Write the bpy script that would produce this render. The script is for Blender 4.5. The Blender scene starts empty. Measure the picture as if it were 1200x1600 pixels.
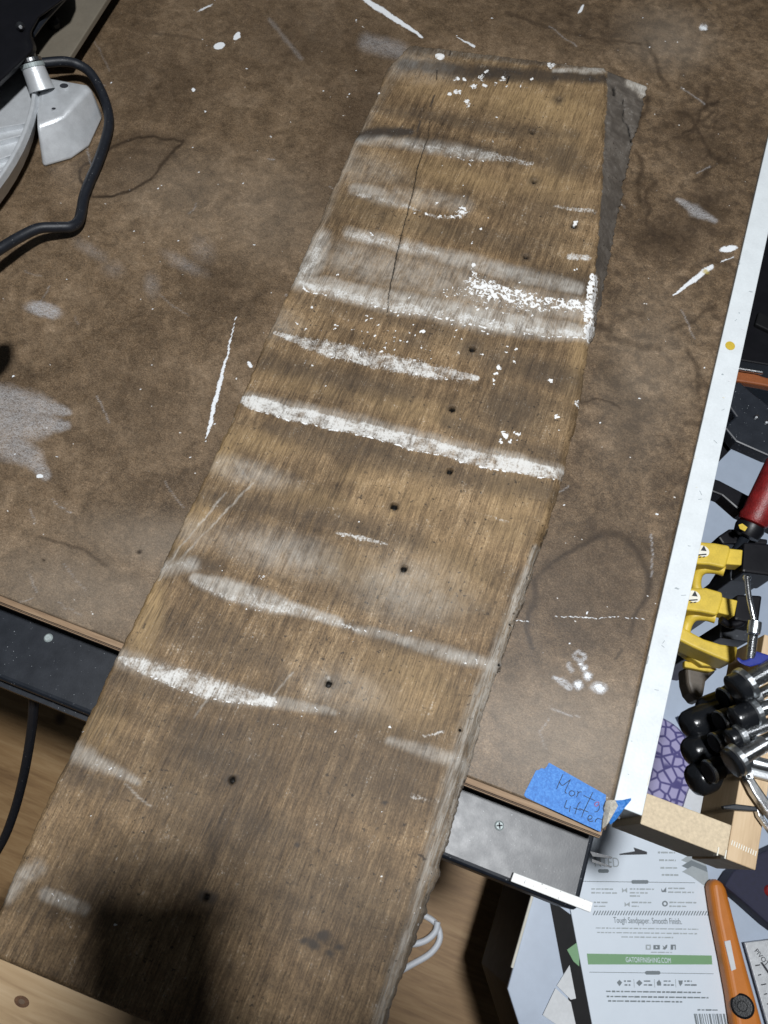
import bpy, bmesh, math, random
import numpy as np
from mathutils import Vector, Matrix

random.seed(7)
C = bpy.context.scene.collection
scene = bpy.context.scene

# ------------------------------------------------------------------ camera
Z0 = 0.86            # height of the bench top above the floor
H = 0.55             # camera height above the bench top
F, CX, CY = 1208.0, 600.0, 800.0          # focal length / centre for a 1200x1600 frame
RIGHT = np.array([0.93720892, 0.34761247, 0.02837251])
DOWN = np.array([0.32861351, -0.85286779, -0.40574585])
FWD = np.array([-0.11684432, 0.38959223, -0.91354546])
CAM = np.array([0.0, 0.0, Z0 + H])
cd = bpy.data.cameras.new('camera')
cam = bpy.data.objects.new('camera', cd)
C.objects.link(cam)
mw = Matrix.Identity(4)
for i in range(3):
    mw[i][0] = RIGHT[i]; mw[i][1] = -DOWN[i]; mw[i][2] = -FWD[i]; mw[i][3] = CAM[i]
cam.matrix_world = mw
cd.sensor_fit = 'VERTICAL'
cd.sensor_height = 24.0
cd.lens = F / 1600.0 * 24.0
cd.clip_start = 0.01
cd.clip_end = 60.0
cd.dof.use_dof = True
cd.dof.focus_distance = 0.64
cd.dof.aperture_fstop = 9.0
scene.camera = cam

# ------------------------------------------------------------------ light
w = bpy.data.worlds.new('World')
scene.world = w
w.use_nodes = True
bg = w.node_tree.nodes['Background']
bg.inputs[0].default_value = (0.80, 0.90, 1.0, 1)
bg.inputs[1].default_value = 0.045

ld = bpy.data.lights.new('ceiling_lamp', 'AREA')
ld.shape = 'DISK'
ld.size = 0.125
ld.energy = 35.0
ld.color = (0.96, 0.98, 1.0)
lamp = bpy.data.objects.new('ceiling_lamp', ld)
C.objects.link(lamp)
lamp.location = (0.145, 0.100, Z0 + 1.60)
lamp['label'] = 'small round ceiling lamp above the workbench'
lamp['category'] = 'lamp'

vs = scene.view_settings
vs.view_transform = 'Standard'
vs.look = 'None'
vs.exposure = 0.0
vs.gamma = 1.0
vs.use_curve_mapping = False
scene.render.engine = 'CYCLES'

# ------------------------------------------------------------------ geometry helpers
def at(px, py, dz=0.0):
    r = RIGHT * ((px - CX) / F) + DOWN * ((py - CY) / F) + FWD
    t = (dz - H) / r[2]
    return Vector((r[0] * t, r[1] * t, Z0 + dz))

def proj(P):
    V = P - CAM
    d = V @ FWD
    return np.stack([CX + F * (V @ RIGHT) / d, CY + F * (V @ DOWN) / d], 1)

ORG = {}

def setp(o, label=None, cat=None, group=None, kind=None):
    if label: o['label'] = label
    if cat: o['category'] = cat
    if group: o['group'] = group
    if kind: o['kind'] = kind
    return o

def thing(name, loc, label, cat, group=None):
    o = bpy.data.objects.new(name, None)
    o.empty_display_size = 0.05
    o.location = loc
    C.objects.link(o)
    ORG[o.name] = Vector(loc)
    return setp(o, label, cat, group)

def mk(name, vf, mat, parent=None, smooth=False, bevel=0.0, origin=None, seg=2):
    verts, faces = vf
    if parent is not None:
        o0 = ORG[parent.name]
    else:
        if origin is None:
            a = np.array([tuple(v) for v in verts])
            origin = Vector((a[:, 0].mean(), a[:, 1].mean(), a[:, 2].min()))
        o0 = Vector(origin)
    me = bpy.data.meshes.new(name)
    me.from_pydata([tuple(Vector(v) - o0) for v in verts], [], faces)
    me.validate()
    bm = bmesh.new(); bm.from_mesh(me)
    bmesh.ops.recalc_face_normals(bm, faces=bm.faces)
    bm.to_mesh(me); bm.free()
    if smooth:
        for p in me.polygons: p.use_smooth = True
        me.set_sharp_from_angle(angle=math.radians(38))
    me.materials.append(mat)
    o = bpy.data.objects.new(name, me)
    C.objects.link(o)
    if parent is not None:
        o.parent = parent
    else:
        o.location = o0
    ORG[o.name] = o0
    if bevel > 0:
        m = o.modifiers.new('bevel', 'BEVEL')
        m.width = bevel; m.segments = seg; m.limit_method = 'ANGLE'; m.angle_limit = math.radians(40)
    return o

def join(*parts):
    V, Fc = [], []
    for v, f in parts:
        n = len(V)
        V += [Vector(p) for p in v]
        Fc += [tuple(i + n for i in q) for q in f]
    return V, Fc

def slab(top, thick):
    """closed prism: top polygon (3D points) pulled straight down"""
    n = len(top)
    V = [Vector(p) for p in top] + [Vector(p) - Vector((0, 0, thick)) for p in top]
    Fc = [tuple(range(n)), tuple(range(2 * n - 1, n - 1, -1))]
    for i in range(n):
        j = (i + 1) % n
        Fc.append((i, j, n + j, n + i))
    return V, Fc

def pslab(pts, dz, thick):
    return slab([at(x, y, dz) for x, y in pts], thick)

def loft(loops, cap=True):
    n = len(loops[0])
    V = [Vector(p) for l in loops for p in l]
    Fc = []
    for k in range(len(loops) - 1):
        for i in range(n):
            j = (i + 1) % n
            Fc.append((k * n + i, k * n + j, (k + 1) * n + j, (k + 1) * n + i))
    if cap:
        Fc.append(tuple(range(n)))
        Fc.append(tuple(range((len(loops) - 1) * n, len(loops) * n))[::-1])
    return V, Fc

def frame_of(d):
    d = Vector(d).normalized()
    a = Vector((0, 0, 1)) if abs(d.z) < 0.9 else Vector((1, 0, 0))
    u = d.cross(a).normalized()
    return u, d.cross(u).normalized()

def lathe(p0, p1, prof, n=24):
    """profile [(t along p0-p1 in 0..1, radius)]"""
    p0, p1 = Vector(p0), Vector(p1)
    u, v = frame_of(p1 - p0)
    loops = []
    for t, r in prof:
        c = p0.lerp(p1, t)
        loops.append([c + u * (math.cos(2 * math.pi * i / n) * r) + v * (math.sin(2 * math.pi * i / n) * r) for i in range(n)])
    return loft(loops)

def spline(pts, k=8):
    P = [Vector(p) for p in pts]
    P = [P[0] * 2 - P[1]] + P + [P[-1] * 2 - P[-2]]
    out = []
    for i in range(1, len(P) - 2):
        a, b, c, d = P[i - 1:i + 3]
        for j in range(k):
            t = j / k
            out.append(0.5 * ((2 * b) + (c - a) * t + (2 * a - 5 * b + 4 * c - d) * t * t + (3 * b - a - 3 * c + d) * t ** 3))
    out.append(P[-2])
    return out

def tube(pts, r, n=12, k=8, smooth=True):
    P = spline(pts, k) if smooth else [Vector(p) for p in pts]
    loops = []
    u = None
    for i, p in enumerate(P):
        d = (P[min(i + 1, len(P) - 1)] - P[max(i - 1, 0)]).normalized()
        if u is None:
            u, v = frame_of(d)
        else:
            u = (u - d * u.dot(d)).normalized(); v = d.cross(u)
        rr = r[min(i * len(r) // len(P), len(r) - 1)] if isinstance(r, (list, tuple)) else r
        loops.append([p + u * (math.cos(2 * math.pi * q / n) * rr) + v * (math.sin(2 * math.pi * q / n) * rr) for q in range(n)])
    return loft(loops)

def disc_pts(c, rx, ry, n=24, ang=0.0):
    c = Vector(c); ca, sa = math.cos(ang), math.sin(ang)
    return [c + Vector((ca * rx * math.cos(t) - sa * ry * math.sin(t), sa * rx * math.cos(t) + ca * ry * math.sin(t), 0))
            for t in [2 * math.pi * i / n for i in range(n)]]

def abox(x0, x1, y0, y1, z0, z1):
    return slab([(x0, y0, z1), (x1, y0, z1), (x1, y1, z1), (x0, y1, z1)], z1 - z0)

# ------------------------------------------------------------------ material helpers
class NT:
    def __init__(s, name):
        s.m = bpy.data.materials.new(name); s.m.use_nodes = True
        s.t = s.m.node_tree; s.b = s.t.nodes['Principled BSDF']
    def n(s, typ, **kw):
        x = s.t.nodes.new(typ)
        for k, v in kw.items(): setattr(x, k, v)
        return x
    def l(s, a, b): s.t.links.new(a, b)
    def val(s, inp, v):
        if hasattr(v, 'is_output') or isinstance(v, bpy.types.NodeSocket): s.l(v, inp)
        else: inp.default_value = v
    def math(s, op, a, b=0.0, c=0.0, clamp=False):
        x = s.n('ShaderNodeMath', operation=op, use_clamp=clamp)
        s.val(x.inputs[0], a); s.val(x.inputs[1], b); s.val(x.inputs[2], c)
        return x.outputs[0]
    def mix(s, f, a, b, mode='MIX'):
        x = s.n('ShaderNodeMix', data_type='RGBA', blend_type=mode)
        s.val(x.inputs[0], f)
        s.val(x.inputs[6], a if not isinstance(a, tuple) else a + (1,))
        s.val(x.inputs[7], b if not isinstance(b, tuple) else b + (1,))
        return x.outputs[2]
    def mul(s, c, f, a, b, lo, hi):
        x = s.n('ShaderNodeMapRange', interpolation_type='LINEAR')
        s.val(x.inputs[0], f); s.val(x.inputs[1], a); s.val(x.inputs[2], b); s.val(x.inputs[3], lo); s.val(x.inputs[4], hi)
        return s.mix(1.0, c, x.outputs[0], 'MULTIPLY')
    def coord(s, scale=(1, 1, 1), rot=(0, 0, 0), loc=(0, 0, 0)):
        tc = s.n('ShaderNodeTexCoord'); mp = s.n('ShaderNodeMapping')
        mp.inputs['Scale'].default_value = scale; mp.inputs['Rotation'].default_value = rot; mp.inputs['Location'].default_value = loc
        s.l(tc.outputs['Object'], mp.inputs[0])
        return mp.outputs[0]
    def noise(s, vec, scale, detail=3.0, rough=0.55, dist=0.0):
        x = s.n('ShaderNodeTexNoise'); s.l(vec, x.inputs['Vector'])
        x.inputs['Scale'].default_value = scale; x.inputs['Detail'].default_value = detail
        x.inputs['Roughness'].default_value = rough; x.inputs['Distortion'].default_value = dist
        return x.outputs[0]
    def ramp(s, f, stops):
        x = s.n('ShaderNodeValToRGB'); s.l(f, x.inputs[0])
        e = x.color_ramp.elements
        while len(e) < len(stops): e.new(0.5)
        for q, (p, c) in zip(e, stops):
            q.position = p; q.color = (c if isinstance(c, tuple) else (c, c, c)) + (1,)
        return x.outputs[0]
    def step(s, f, a, b):
        x = s.n('ShaderNodeMapRange', interpolation_type='SMOOTHSTEP')
        s.val(x.inputs[0], f); s.val(x.inputs[1], a); s.val(x.inputs[2], b)
        return x.outputs[0]
    def attr(s, name):
        x = s.n('ShaderNodeAttribute', attribute_name=name)
        return x.outputs['Fac']
    def bump(s, h, strength, dist=0.001):
        x = s.n('ShaderNodeBump'); s.val(x.inputs['Height'], h)
        x.inputs['Strength'].default_value = strength; x.inputs['Distance'].default_value = dist
        s.l(x.outputs[0], s.b.inputs['Normal'])
    def out(s, col, rough=0.5, metal=0.0, spec=None):
        s.val(s.b.inputs['Base Color'], col if not isinstance(col, tuple) else col + (1,))
        s.val(s.b.inputs['Roughness'], rough); s.val(s.b.inputs['Metallic'], metal)
        if spec is not None: s.b.inputs['Specular IOR Level'].default_value = spec
        return s.m

def basic(name, col, rough=0.5, metal=0.0, var=0.25, scale=60.0, bump=0.15, speck=0.0, speck_col=(0.6, 0.6, 0.58), spec=None, coat=0.0):
    t = NT(name)
    v = t.coord()
    a = t.noise(v, scale, 5.0, 0.6)
    b = t.noise(v, scale * 9, 3.0, 0.6)
    f = t.math('ADD', t.math('MULTIPLY', a, 0.65), t.math('MULTIPLY', b, 0.35))
    lo = tuple(c * (1 - var) for c in col); hi = tuple(min(1, c * (1 + var)) for c in col)
    c = t.ramp(f, [(0.3, lo), (0.7, hi)])
    if speck > 0:
        s = t.noise(v, 650.0, 2.0, 0.5)
        c = t.mix(t.step(s, 0.74 - speck, 0.78 - speck), c, speck_col)
    r = t.math('ADD', rough - 0.08, t.math('MULTIPLY', a, 0.16))
    t.bump(b, bump, 0.0006)
    if coat: t.b.inputs['Coat Weight'].default_value = coat; t.b.inputs['Coat Roughness'].default_value = 0.15
    return t.out(c, r, metal, spec)

def wood(name, lo, mid, hi, sx=60.0, sy=4.0, rough=0.6, ang=0.0, bump=0.2, knots=False):
    t = NT(name)
    v = t.coord((sx, sy, sx), (0, 0, ang))
    a = t.noise(v, 1.0, 5.0, 0.6, 0.6)
    b = t.noise(v, 7.0, 3.0, 0.6)
    f = t.math('ADD', t.math('MULTIPLY', a, 0.7), t.math('MULTIPLY', b, 0.3))
    c = t.ramp(f, [(0.3, lo), (0.5, mid), (0.7, hi)])
    t.bump(b, bump, 0.0008)
    return t.out(c, rough)

# numpy noise ------------------------------------------------------
def vnoise(x, y, seed):
    rs = np.random.RandomState(seed)
    tab = rs.rand(256, 256)
    xi = np.floor(x).astype(int); yi = np.floor(y).astype(int)
    fx = x - xi; fy = y - yi
    fx = fx * fx * (3 - 2 * fx); fy = fy * fy * (3 - 2 * fy)
    g = lambda i, j: tab[i & 255, j & 255]
    return (g(xi, yi) * (1 - fx) + g(xi + 1, yi) * fx) * (1 - fy) + (g(xi, yi + 1) * (1 - fx) + g(xi + 1, yi + 1) * fx) * fy

def fbm(x, y, seed, o=4):
    s = 0; a = 0.5; t = 0
    for i in range(o):
        s = s + a * vnoise(x * 2 ** i, y * 2 ** i, seed + i); t += a; a *= 0.55
    return s / t

def sstep(a, b, x):
    t = np.clip((x - a) / (b - a), 0, 1)
    return t * t * (3 - 2 * t)

class Painter:
    """stains and paint marks stored as point attributes of a fine mesh"""
    def __init__(s, P, warp=3.0, wscale=0.05, seed=11):
        s.P = P
        s.W = P + warp * 2 * np.stack([fbm(P[:, 0] * wscale, P[:, 1] * wscale, seed) - 0.5, fbm(P[:, 0] * wscale, P[:, 1] * wscale, seed + 40) - 0.5], 1)
        s.L = {}
    def lay(s, k):
        if k not in s.L: s.L[k] = np.zeros(len(s.P))
        return s.L[k]
    def dist(s, Q, pts, hws):
        best = np.full(len(Q), 1e9)
        for i in range(len(pts) - 1):
            a = np.array(pts[i], float); b = np.array(pts[i + 1], float)
            ab = b - a
            t = np.clip(((Q - a) @ ab) / (ab @ ab + 1e-9), 0, 1)
            d = np.hypot(*(Q - a - t[:, None] * ab).T)
            hw = hws[i] + (hws[i + 1] - hws[i]) * t
            best = np.minimum(best, d / np.maximum(hw, 0.3))
        return best
    def stroke(s, k, pts, hw, val, soft=0.5, add=False):
        if not isinstance(hw, (list, tuple)): hw = [hw] * len(pts)
        m = max(hw) * (1 + soft) + 12
        a = np.array(pts, float)
        sel = np.where((s.P[:, 0] > a[:, 0].min() - m) & (s.P[:, 0] < a[:, 0].max() + m) & (s.P[:, 1] > a[:, 1].min() - m) & (s.P[:, 1] < a[:, 1].max() + m))[0]
        if not len(sel): return
        d = s.dist(s.W[sel], pts, hw)
        v = val * (1 - sstep(1 - soft, 1 + soft, d))
        L = s.lay(k)
        L[sel] = np.maximum(L[sel], v) if not add else L[sel] + v * (1 - L[sel])
    def blob(s, k, c, rx, ry, val, ang=0.0, soft=0.6):
        m = max(rx, ry) * (1 + soft) + 12
        sel = np.where((abs(s.P[:, 0] - c[0]) < m) & (abs(s.P[:, 1] - c[1]) < m))[0]
        if not len(sel): return
        q = s.W[sel] - np.array(c); ca, sa = math.cos(math.radians(ang)), math.sin(math.radians(ang))
        d = np.hypot((q[:, 0] * ca + q[:, 1] * sa) / rx, (-q[:, 0] * sa + q[:, 1] * ca) / ry)
        v = val * (1 - sstep(1 - soft, 1 + soft, d))
        L = s.lay(k); L[sel] = np.maximum(L[sel], v)
    def store(s, me, keys):
        for k in keys:
            a = me.attributes.new(k, 'FLOAT', 'POINT')
            a.data.foreach_set('value', s.lay(k).astype(np.float32))

def gridmesh(name, P, nr, nc, extra_faces=None, origin=(0, 0, 0)):
    idx = np.arange(nr * nc).reshape(nr, nc)
    q = np.stack([idx[:-1, :-1], idx[:-1, 1:], idx[1:, 1:], idx[1:, :-1]], -1).reshape(-1, 4)
    if extra_faces is not None: q = np.concatenate([q, extra_faces])
    me = bpy.data.meshes.new(name)
    V = (P - np.array(origin)).astype(np.float32)
    me.vertices.add(len(V)); me.vertices.foreach_set('co', V.ravel())
    me.loops.add(q.size); me.loops.foreach_set('vertex_index', q.ravel().astype(np.int32))
    me.polygons.add(len(q)); me.polygons.foreach_set('loop_start', np.arange(0, q.size, 4, dtype=np.int32))
    me.polygons.foreach_set('use_smooth', np.ones(len(q), dtype=bool))
    me.update(calc_edges=True)
    return me

# ------------------------------------------------------------------ materials
M = {}
def hardboard():
    t = NT('hardboard')
    v = t.coord()
    big = t.noise(v, 9.0, 4.0, 0.6, 0.4)
    mid = t.noise(v, 42.0, 5.0, 0.65, 0.8)
    vr = t.coord((1, 2.2, 1), (0, 0, 0.5))
    fib = t.noise(vr, 330.0, 4.0, 0.7, 2.0)
    fine = t.noise(v, 1100.0, 2.0, 0.6)
    f = t.math('ADD', t.math('ADD', t.math('MULTIPLY', big, 0.28), t.math('MULTIPLY', mid, 0.26)), t.math('ADD', t.math('MULTIPLY', fib, 0.34), t.math('MULTIPLY', fine, 0.12)))
    f = t.math('ADD', 0.5, t.math('MULTIPLY', t.math('SUBTRACT', f, 0.5), 1.35))
    c = t.ramp(f, [(0.33, (0.036, 0.021, 0.010)), (0.45, (0.096, 0.062, 0.034)), (0.54, (0.156, 0.105, 0.062)), (0.68, (0.275, 0.200, 0.130))])
    fb1 = t.noise(t.coord((1, 1, 1), (0, 0, 0.3)), 210.0, 3.0, 0.6, 2.5)
    ridge = t.math('SUBTRACT', 1.0, t.math('MULTIPLY', t.math('ABSOLUTE', t.math('SUBTRACT', fb1, 0.5)), 16.0), clamp=True)
    c = t.mix(t.math('MULTIPLY', ridge, 0.20), c, (0.33, 0.255, 0.175))
    c = t.mul(c, t.noise(v, 820.0, 2.0, 0.7), 0.32, 0.68, 0.70, 1.30)
    c = t.mul(c, t.noise(v, 110.0, 5.0, 0.72, 0.5), 0.34, 0.66, 0.74, 1.26)
    # dark creeping veins in the worn face
    vein = t.noise(v, 85.0, 7.0, 0.72, 0.3)
    vm = t.math('MULTIPLY', t.math('SUBTRACT', 1.0, t.step(vein, 0.38, 0.56)), t.attr('vein'))
    c = t.mix(t.math('MULTIPLY', vm, 0.5), c, (0.034, 0.023, 0.015))
    c = t.mix(t.math('MULTIPLY', t.attr('grey'), t.math('ADD', 0.15, fib)), c, (0.27, 0.230, 0.185))
    c = t.mix(t.math('MULTIPLY', t.attr('dark'), t.math('ADD', 0.45, t.math('MULTIPLY', mid, 1.1)), clamp=True), c, (0.022, 0.014, 0.009))
    hz = t.math('MULTIPLY', t.attr('haze'), t.step(fib, 0.30, 0.66))
    c = t.mix(t.math('MULTIPLY', hz, 1.0, clamp=True), c, (0.46, 0.46, 0.47))
    p = t.step(t.math('ADD', t.attr('paint'), t.math('MULTIPLY', t.math('SUBTRACT', fib, 0.5), 1.1)), 0.36, 0.60)
    c = t.mix(p, c, (0.74, 0.76, 0.78))
    c = t.mix(t.attr('yellow'), c, (0.45, 0.36, 0.10))
    sp = t.noise(v, 260.0, 1.0, 0.4)
    sp2 = t.math('MULTIPLY', t.step(sp, 0.80, 0.83), t.step(mid, 0.42, 0.5))
    c = t.mix(sp2, c, (0.62, 0.60, 0.57))
    r = t.math('SUBTRACT', 0.50, t.math('MULTIPLY', t.attr('dark'), 0.12))
    t.bump(t.math('ADD', t.math('MULTIPLY', fib, 0.6), t.math('MULTIPLY', p, 0.6)), 0.30, 0.0007)
    return t.out(c, r, 0.0, 0.35)
M['hardboard'] = hardboard()

def oldwood():
    t = NT('weathered_wood')
    rot = (0, 0, math.radians(-2.3))
    v = t.coord((1, 1, 1), rot)
    vg = t.coord((1, 0.035, 1), rot)
    vf = t.coord((1, 0.065, 1), rot)
    g1 = t.noise(vg, 190.0, 5.0, 0.62, 0.3)
    g2 = t.noise(vf, 980.0, 3.0, 0.65, 0.15)
    big = t.noise(v, 16.0, 5.0, 0.6, 0.4)
    mid = t.noise(v, 70.0, 5.0, 0.65, 0.5)
    fine = t.noise(v, 620.0, 3.0, 0.7)
    f = t.math('ADD', t.math('ADD', t.math('MULTIPLY', g1, 0.24), t.math('MULTIPLY', g2, 0.24)), t.math('ADD', t.math('MULTIPLY', big, 0.22), t.math('ADD', t.math('MULTIPLY', mid, 0.18), t.math('MULTIPLY', fine, 0.12))))
    f = t.math('ADD', 0.5, t.math('MULTIPLY', t.math('SUBTRACT', f, 0.5), 1.5))
    c = t.ramp(f, [(0.32, (0.040, 0.025, 0.013)), (0.44, (0.122, 0.078, 0.040)), (0.55, (0.210, 0.139, 0.073)), (0.69, (0.370, 0.262, 0.150))])
    vb = t.coord((0.28, 1, 1), (0, 0, math.radians(-4)))
    c = t.mul(c, t.noise(vb, 34.0, 5.0, 0.62, 0.8), 0.34, 0.66, 0.72, 1.22)
    c = t.mul(c, t.noise(vf, 1500.0, 2.0, 0.7), 0.32, 0.68, 0.66, 1.32)
    c = t.mul(c, t.noise(v, 900.0, 2.0, 0.7), 0.32, 0.68, 0.76, 1.24)
    gsel = t.step(g2, 0.36, 0.62)
    warm = t.math('MULTIPLY', t.attr('warm'), t.math('ADD', 0.35, t.math('MULTIPLY', gsel, 0.6)))
    c = t.mix(warm, c, (0.370, 0.250, 0.120))
    gry = t.math('MULTIPLY', t.attr('grey'), t.math('ADD', 0.25, t.math('MULTIPLY', gsel, 0.75)))
    c = t.mix(gry, c, t.mix(t.step(g1, 0.40, 0.60), (0.13, 0.112, 0.09), (0.40, 0.37, 0.325)))
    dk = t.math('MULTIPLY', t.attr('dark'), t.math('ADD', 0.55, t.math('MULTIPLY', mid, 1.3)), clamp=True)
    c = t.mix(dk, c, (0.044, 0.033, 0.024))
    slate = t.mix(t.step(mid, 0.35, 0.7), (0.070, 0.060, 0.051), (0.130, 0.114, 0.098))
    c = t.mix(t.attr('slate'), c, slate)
    # mould specks
    mo = t.math('MULTIPLY', t.step(t.noise(v, 300.0, 3.0, 0.6), 0.62, 0.68), t.step(big, 0.42, 0.58))
    c = t.mix(t.math('MULTIPLY', mo, 0.8), c, (0.026, 0.019, 0.013))
    washm = t.math('MULTIPLY', t.attr('wash'), t.math('ADD', 0.25, t.math('ADD', t.math('MULTIPLY', t.step(g2, 0.38, 0.62), 0.35), t.math('MULTIPLY', t.step(mid, 0.35, 0.62), 0.45))), clamp=True)
    c = t.mix(washm, c, (0.50, 0.475, 0.43))
    brk = t.math('ADD', t.math('ADD', t.math('MULTIPLY', t.math('SUBTRACT', g2, 0.5), 0.7), t.math('MULTIPLY', t.math('SUBTRACT', mid, 0.5), 0.9)), t.math('MULTIPLY', t.math('SUBTRACT', fine, 0.5), 1.2))
    pm = t.math('MULTIPLY', t.step(t.math('ADD', t.attr('paint'), t.math('MULTIPLY', brk, 1.25)), 0.22, 0.98), t.math('ADD', 0.25, t.math('MULTIPLY', t.step(mid, 0.30, 0.60), 0.85)), clamp=True)
    c = t.mix(t.math('MULTIPLY', pm, 0.90), c, (0.68, 0.675, 0.65))
    fl = t.step(t.math('ADD', t.attr('flake'), t.math('MULTIPLY', t.math('SUBTRACT', t.noise(v, 330.0, 3.0, 0.6, 0.6), 0.5), 1.9)), 0.50, 0.56)
    c = t.mix(fl, c, (0.80, 0.80, 0.79))
    c = t.mix(t.step(t.attr('pit'), 0.15, 0.6), c, (0.005, 0.004, 0.003))  # shade inside holes and cracks painted near black
    r = t.math('SUBTRACT', 0.64, t.math('MULTIPLY', pm, 0.10))
    hgt = t.math('ADD', t.math('ADD', t.math('MULTIPLY', g2, 0.8), t.math('MULTIPLY', g1, 0.5)), t.math('ADD', t.math('MULTIPLY', pm, 0.25), t.math('MULTIPLY', fl, 0.9)))
    t.bump(hgt, 0.42, 0.0009)
    return t.out(c, r, 0.0, 0.35)
M['oldwood'] = oldwood()

M['ply_light'] = wood('ply_light', (0.15, 0.09, 0.05), (0.26, 0.17, 0.10), (0.38, 0.27, 0.17), 12, 300, 0.7)
M['ply_dark'] = wood('ply_dark', (0.07, 0.045, 0.03), (0.13, 0.085, 0.055), (0.20, 0.14, 0.09), 12, 300, 0.75)
M['pine'] = wood('pine', (0.44, 0.32, 0.19), (0.55, 0.42, 0.27), (0.63, 0.50, 0.34), 14, 90, 0.6, 0.0, 0.15)
M['pine_y'] = wood('pine_y', (0.40, 0.28, 0.16), (0.52, 0.38, 0.23), (0.60, 0.46, 0.30), 110, 7, 0.6, 0.0, 0.15)
M['mdf'] = basic('mdf', (0.56, 0.46, 0.32), 0.75, var=0.22, scale=420, bump=0.35)
M['white_paint'] = basic('white_paint', (0.66, 0.70, 0.72), 0.38, var=0.08, scale=55, bump=0.2, spec=0.4, speck=-0.02, speck_col=(0.36, 0.37, 0.37))
M['white_speck'] = basic('white_speck', (0.72, 0.73, 0.72), 0.5, var=0.08, scale=55, bump=0.2, speck=0.05, speck_col=(0.10, 0.10, 0.10))
M['dull_zinc'] = basic('dull_zinc', (0.34, 0.39, 0.39), 0.5, 0.3, var=0.2, scale=300, bump=0.3)
M['black_steel'] = basic('black_steel', (0.010, 0.013, 0.019), 0.42, 0.0, 0.25, 90, 0.06, speck=0.03, speck_col=(0.30, 0.32, 0.34), spec=0.6)
M['shaded_orange'] = basic('shaded_orange', (0.20, 0.055, 0.012), 0.6, var=0.3)  # pry bar orange, shadow in the rack darkened into its colour
M['steel'] = basic('steel', (0.50, 0.51, 0.52), 0.28, 1.0, 0.2, 120, 0.2)
M['zinc'] = basic('zinc', (0.55, 0.58, 0.60), 0.32, 1.0, 0.2, 200, 0.2)
M['cast_alu'] = basic('cast_alu', (0.60, 0.62, 0.64), 0.38, 0.35, 0.12, 110, 0.35)
M['fence_alu'] = basic('fence_alu', (0.23, 0.20, 0.155), 0.45, 0.3, 0.12, 40, 0.1)
M['black_plastic'] = basic('black_plastic', (0.006, 0.006, 0.008), 0.40, var=0.2, bump=0.1, spec=0.3)
M['rubber'] = basic('rubber', (0.008, 0.009, 0.011), 0.24, var=0.2, bump=0.2, spec=0.5, speck=0.0, speck_col=(0.12, 0.12, 0.12))
M['cord'] = basic('cord_rubber', (0.009, 0.011, 0.016), 0.48, var=0.25, scale=200, bump=0.2, speck=0.03, speck_col=(0.2, 0.2, 0.2))
M['yellow'] = basic('yellow_plastic', (0.56, 0.40, 0.045), 0.5, var=0.22, scale=90, bump=0.12)
M['red'] = basic('red_plastic', (0.17, 0.010, 0.010), 0.42, var=0.6, scale=90, bump=0.5)
M['blue'] = basic('blue_paint', (0.018, 0.030, 0.21), 0.4, var=0.2)
M['navy'] = basic('navy_cloth', (0.022, 0.023, 0.050), 0.75, var=0.3, scale=200, bump=0.4)
M['orange'] = basic('orange_plastic', (0.55, 0.175, 0.022), 0.46, var=0.10, bump=0.08)
M['sticker'] = basic('sticker', (0.70, 0.68, 0.60), 0.6, var=0.12, bump=0.05)
M['ink'] = basic('ink', (0.020, 0.022, 0.028), 0.6, var=0.1, bump=0.0)
M['ink_grey'] = basic('ink_grey', (0.17, 0.20, 0.22), 0.6, var=0.1, bump=0.0)
M['ink_pale'] = basic('ink_pale', (0.36, 0.40, 0.42), 0.6, var=0.1, bump=0.0)
M['ink_red'] = basic('ink_red', (0.40, 0.05, 0.09), 0.6, var=0.1, bump=0.0)
M['ink_green'] = basic('ink_green', (0.17, 0.34, 0.17), 0.55, var=0.06, bump=0.0)
M['card'] = basic('card', (0.66, 0.73, 0.81), 0.5, var=0.03, scale=12, bump=0.03)
M['paper'] = basic('paper', (0.66, 0.68, 0.70), 0.7, var=0.1, scale=30, bump=0.1)
M['melamine'] = basic('melamine', (0.42, 0.49, 0.60), 0.42, var=0.08, scale=10, bump=0.05)
M['cart_side'] = basic('cart_side', (0.007, 0.007, 0.008), 0.6, var=0.2, spec=0.2)
M['white_rubber'] = basic('white_rubber', (0.80, 0.84, 0.90), 0.45, var=0.04, bump=0.05)
M['brown_pad'] = basic('brown_pad', (0.085, 0.070, 0.055), 0.55, var=0.25)
M['glue'] = basic('dried_glue', (0.50, 0.47, 0.40), 0.35, var=0.35, scale=500, bump=0.6)

def bluetape():
    t = NT('blue_masking_tape')
    v = t.coord()
    cr = t.noise(v, 700.0, 4.0, 0.7, 0.5)
    c = t.ramp(cr, [(0.3, (0.018, 0.120, 0.40)), (0.5, (0.032, 0.185, 0.56)), (0.7, (0.085, 0.29, 0.68))])
    t.bump(cr, 0.35, 0.0005)
    return t.out(c, 0.6)
M['tape'] = bluetape()

def purple():
    t = NT('purple_pebble_print')
    v = t.coord()
    x = t.n('ShaderNodeTexVoronoi', feature='DISTANCE_TO_EDGE'); t.l(v, x.inputs['Vector']); x.inputs['Scale'].default_value = 84.0
    f = t.step(x.outputs['Distance'], 0.05, 0.15)
    c = t.mix(f, (0.070, 0.060, 0.21), (0.38, 0.35, 0.57))
    return t.out(c, 0.6)
M['purple'] = purple()

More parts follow.
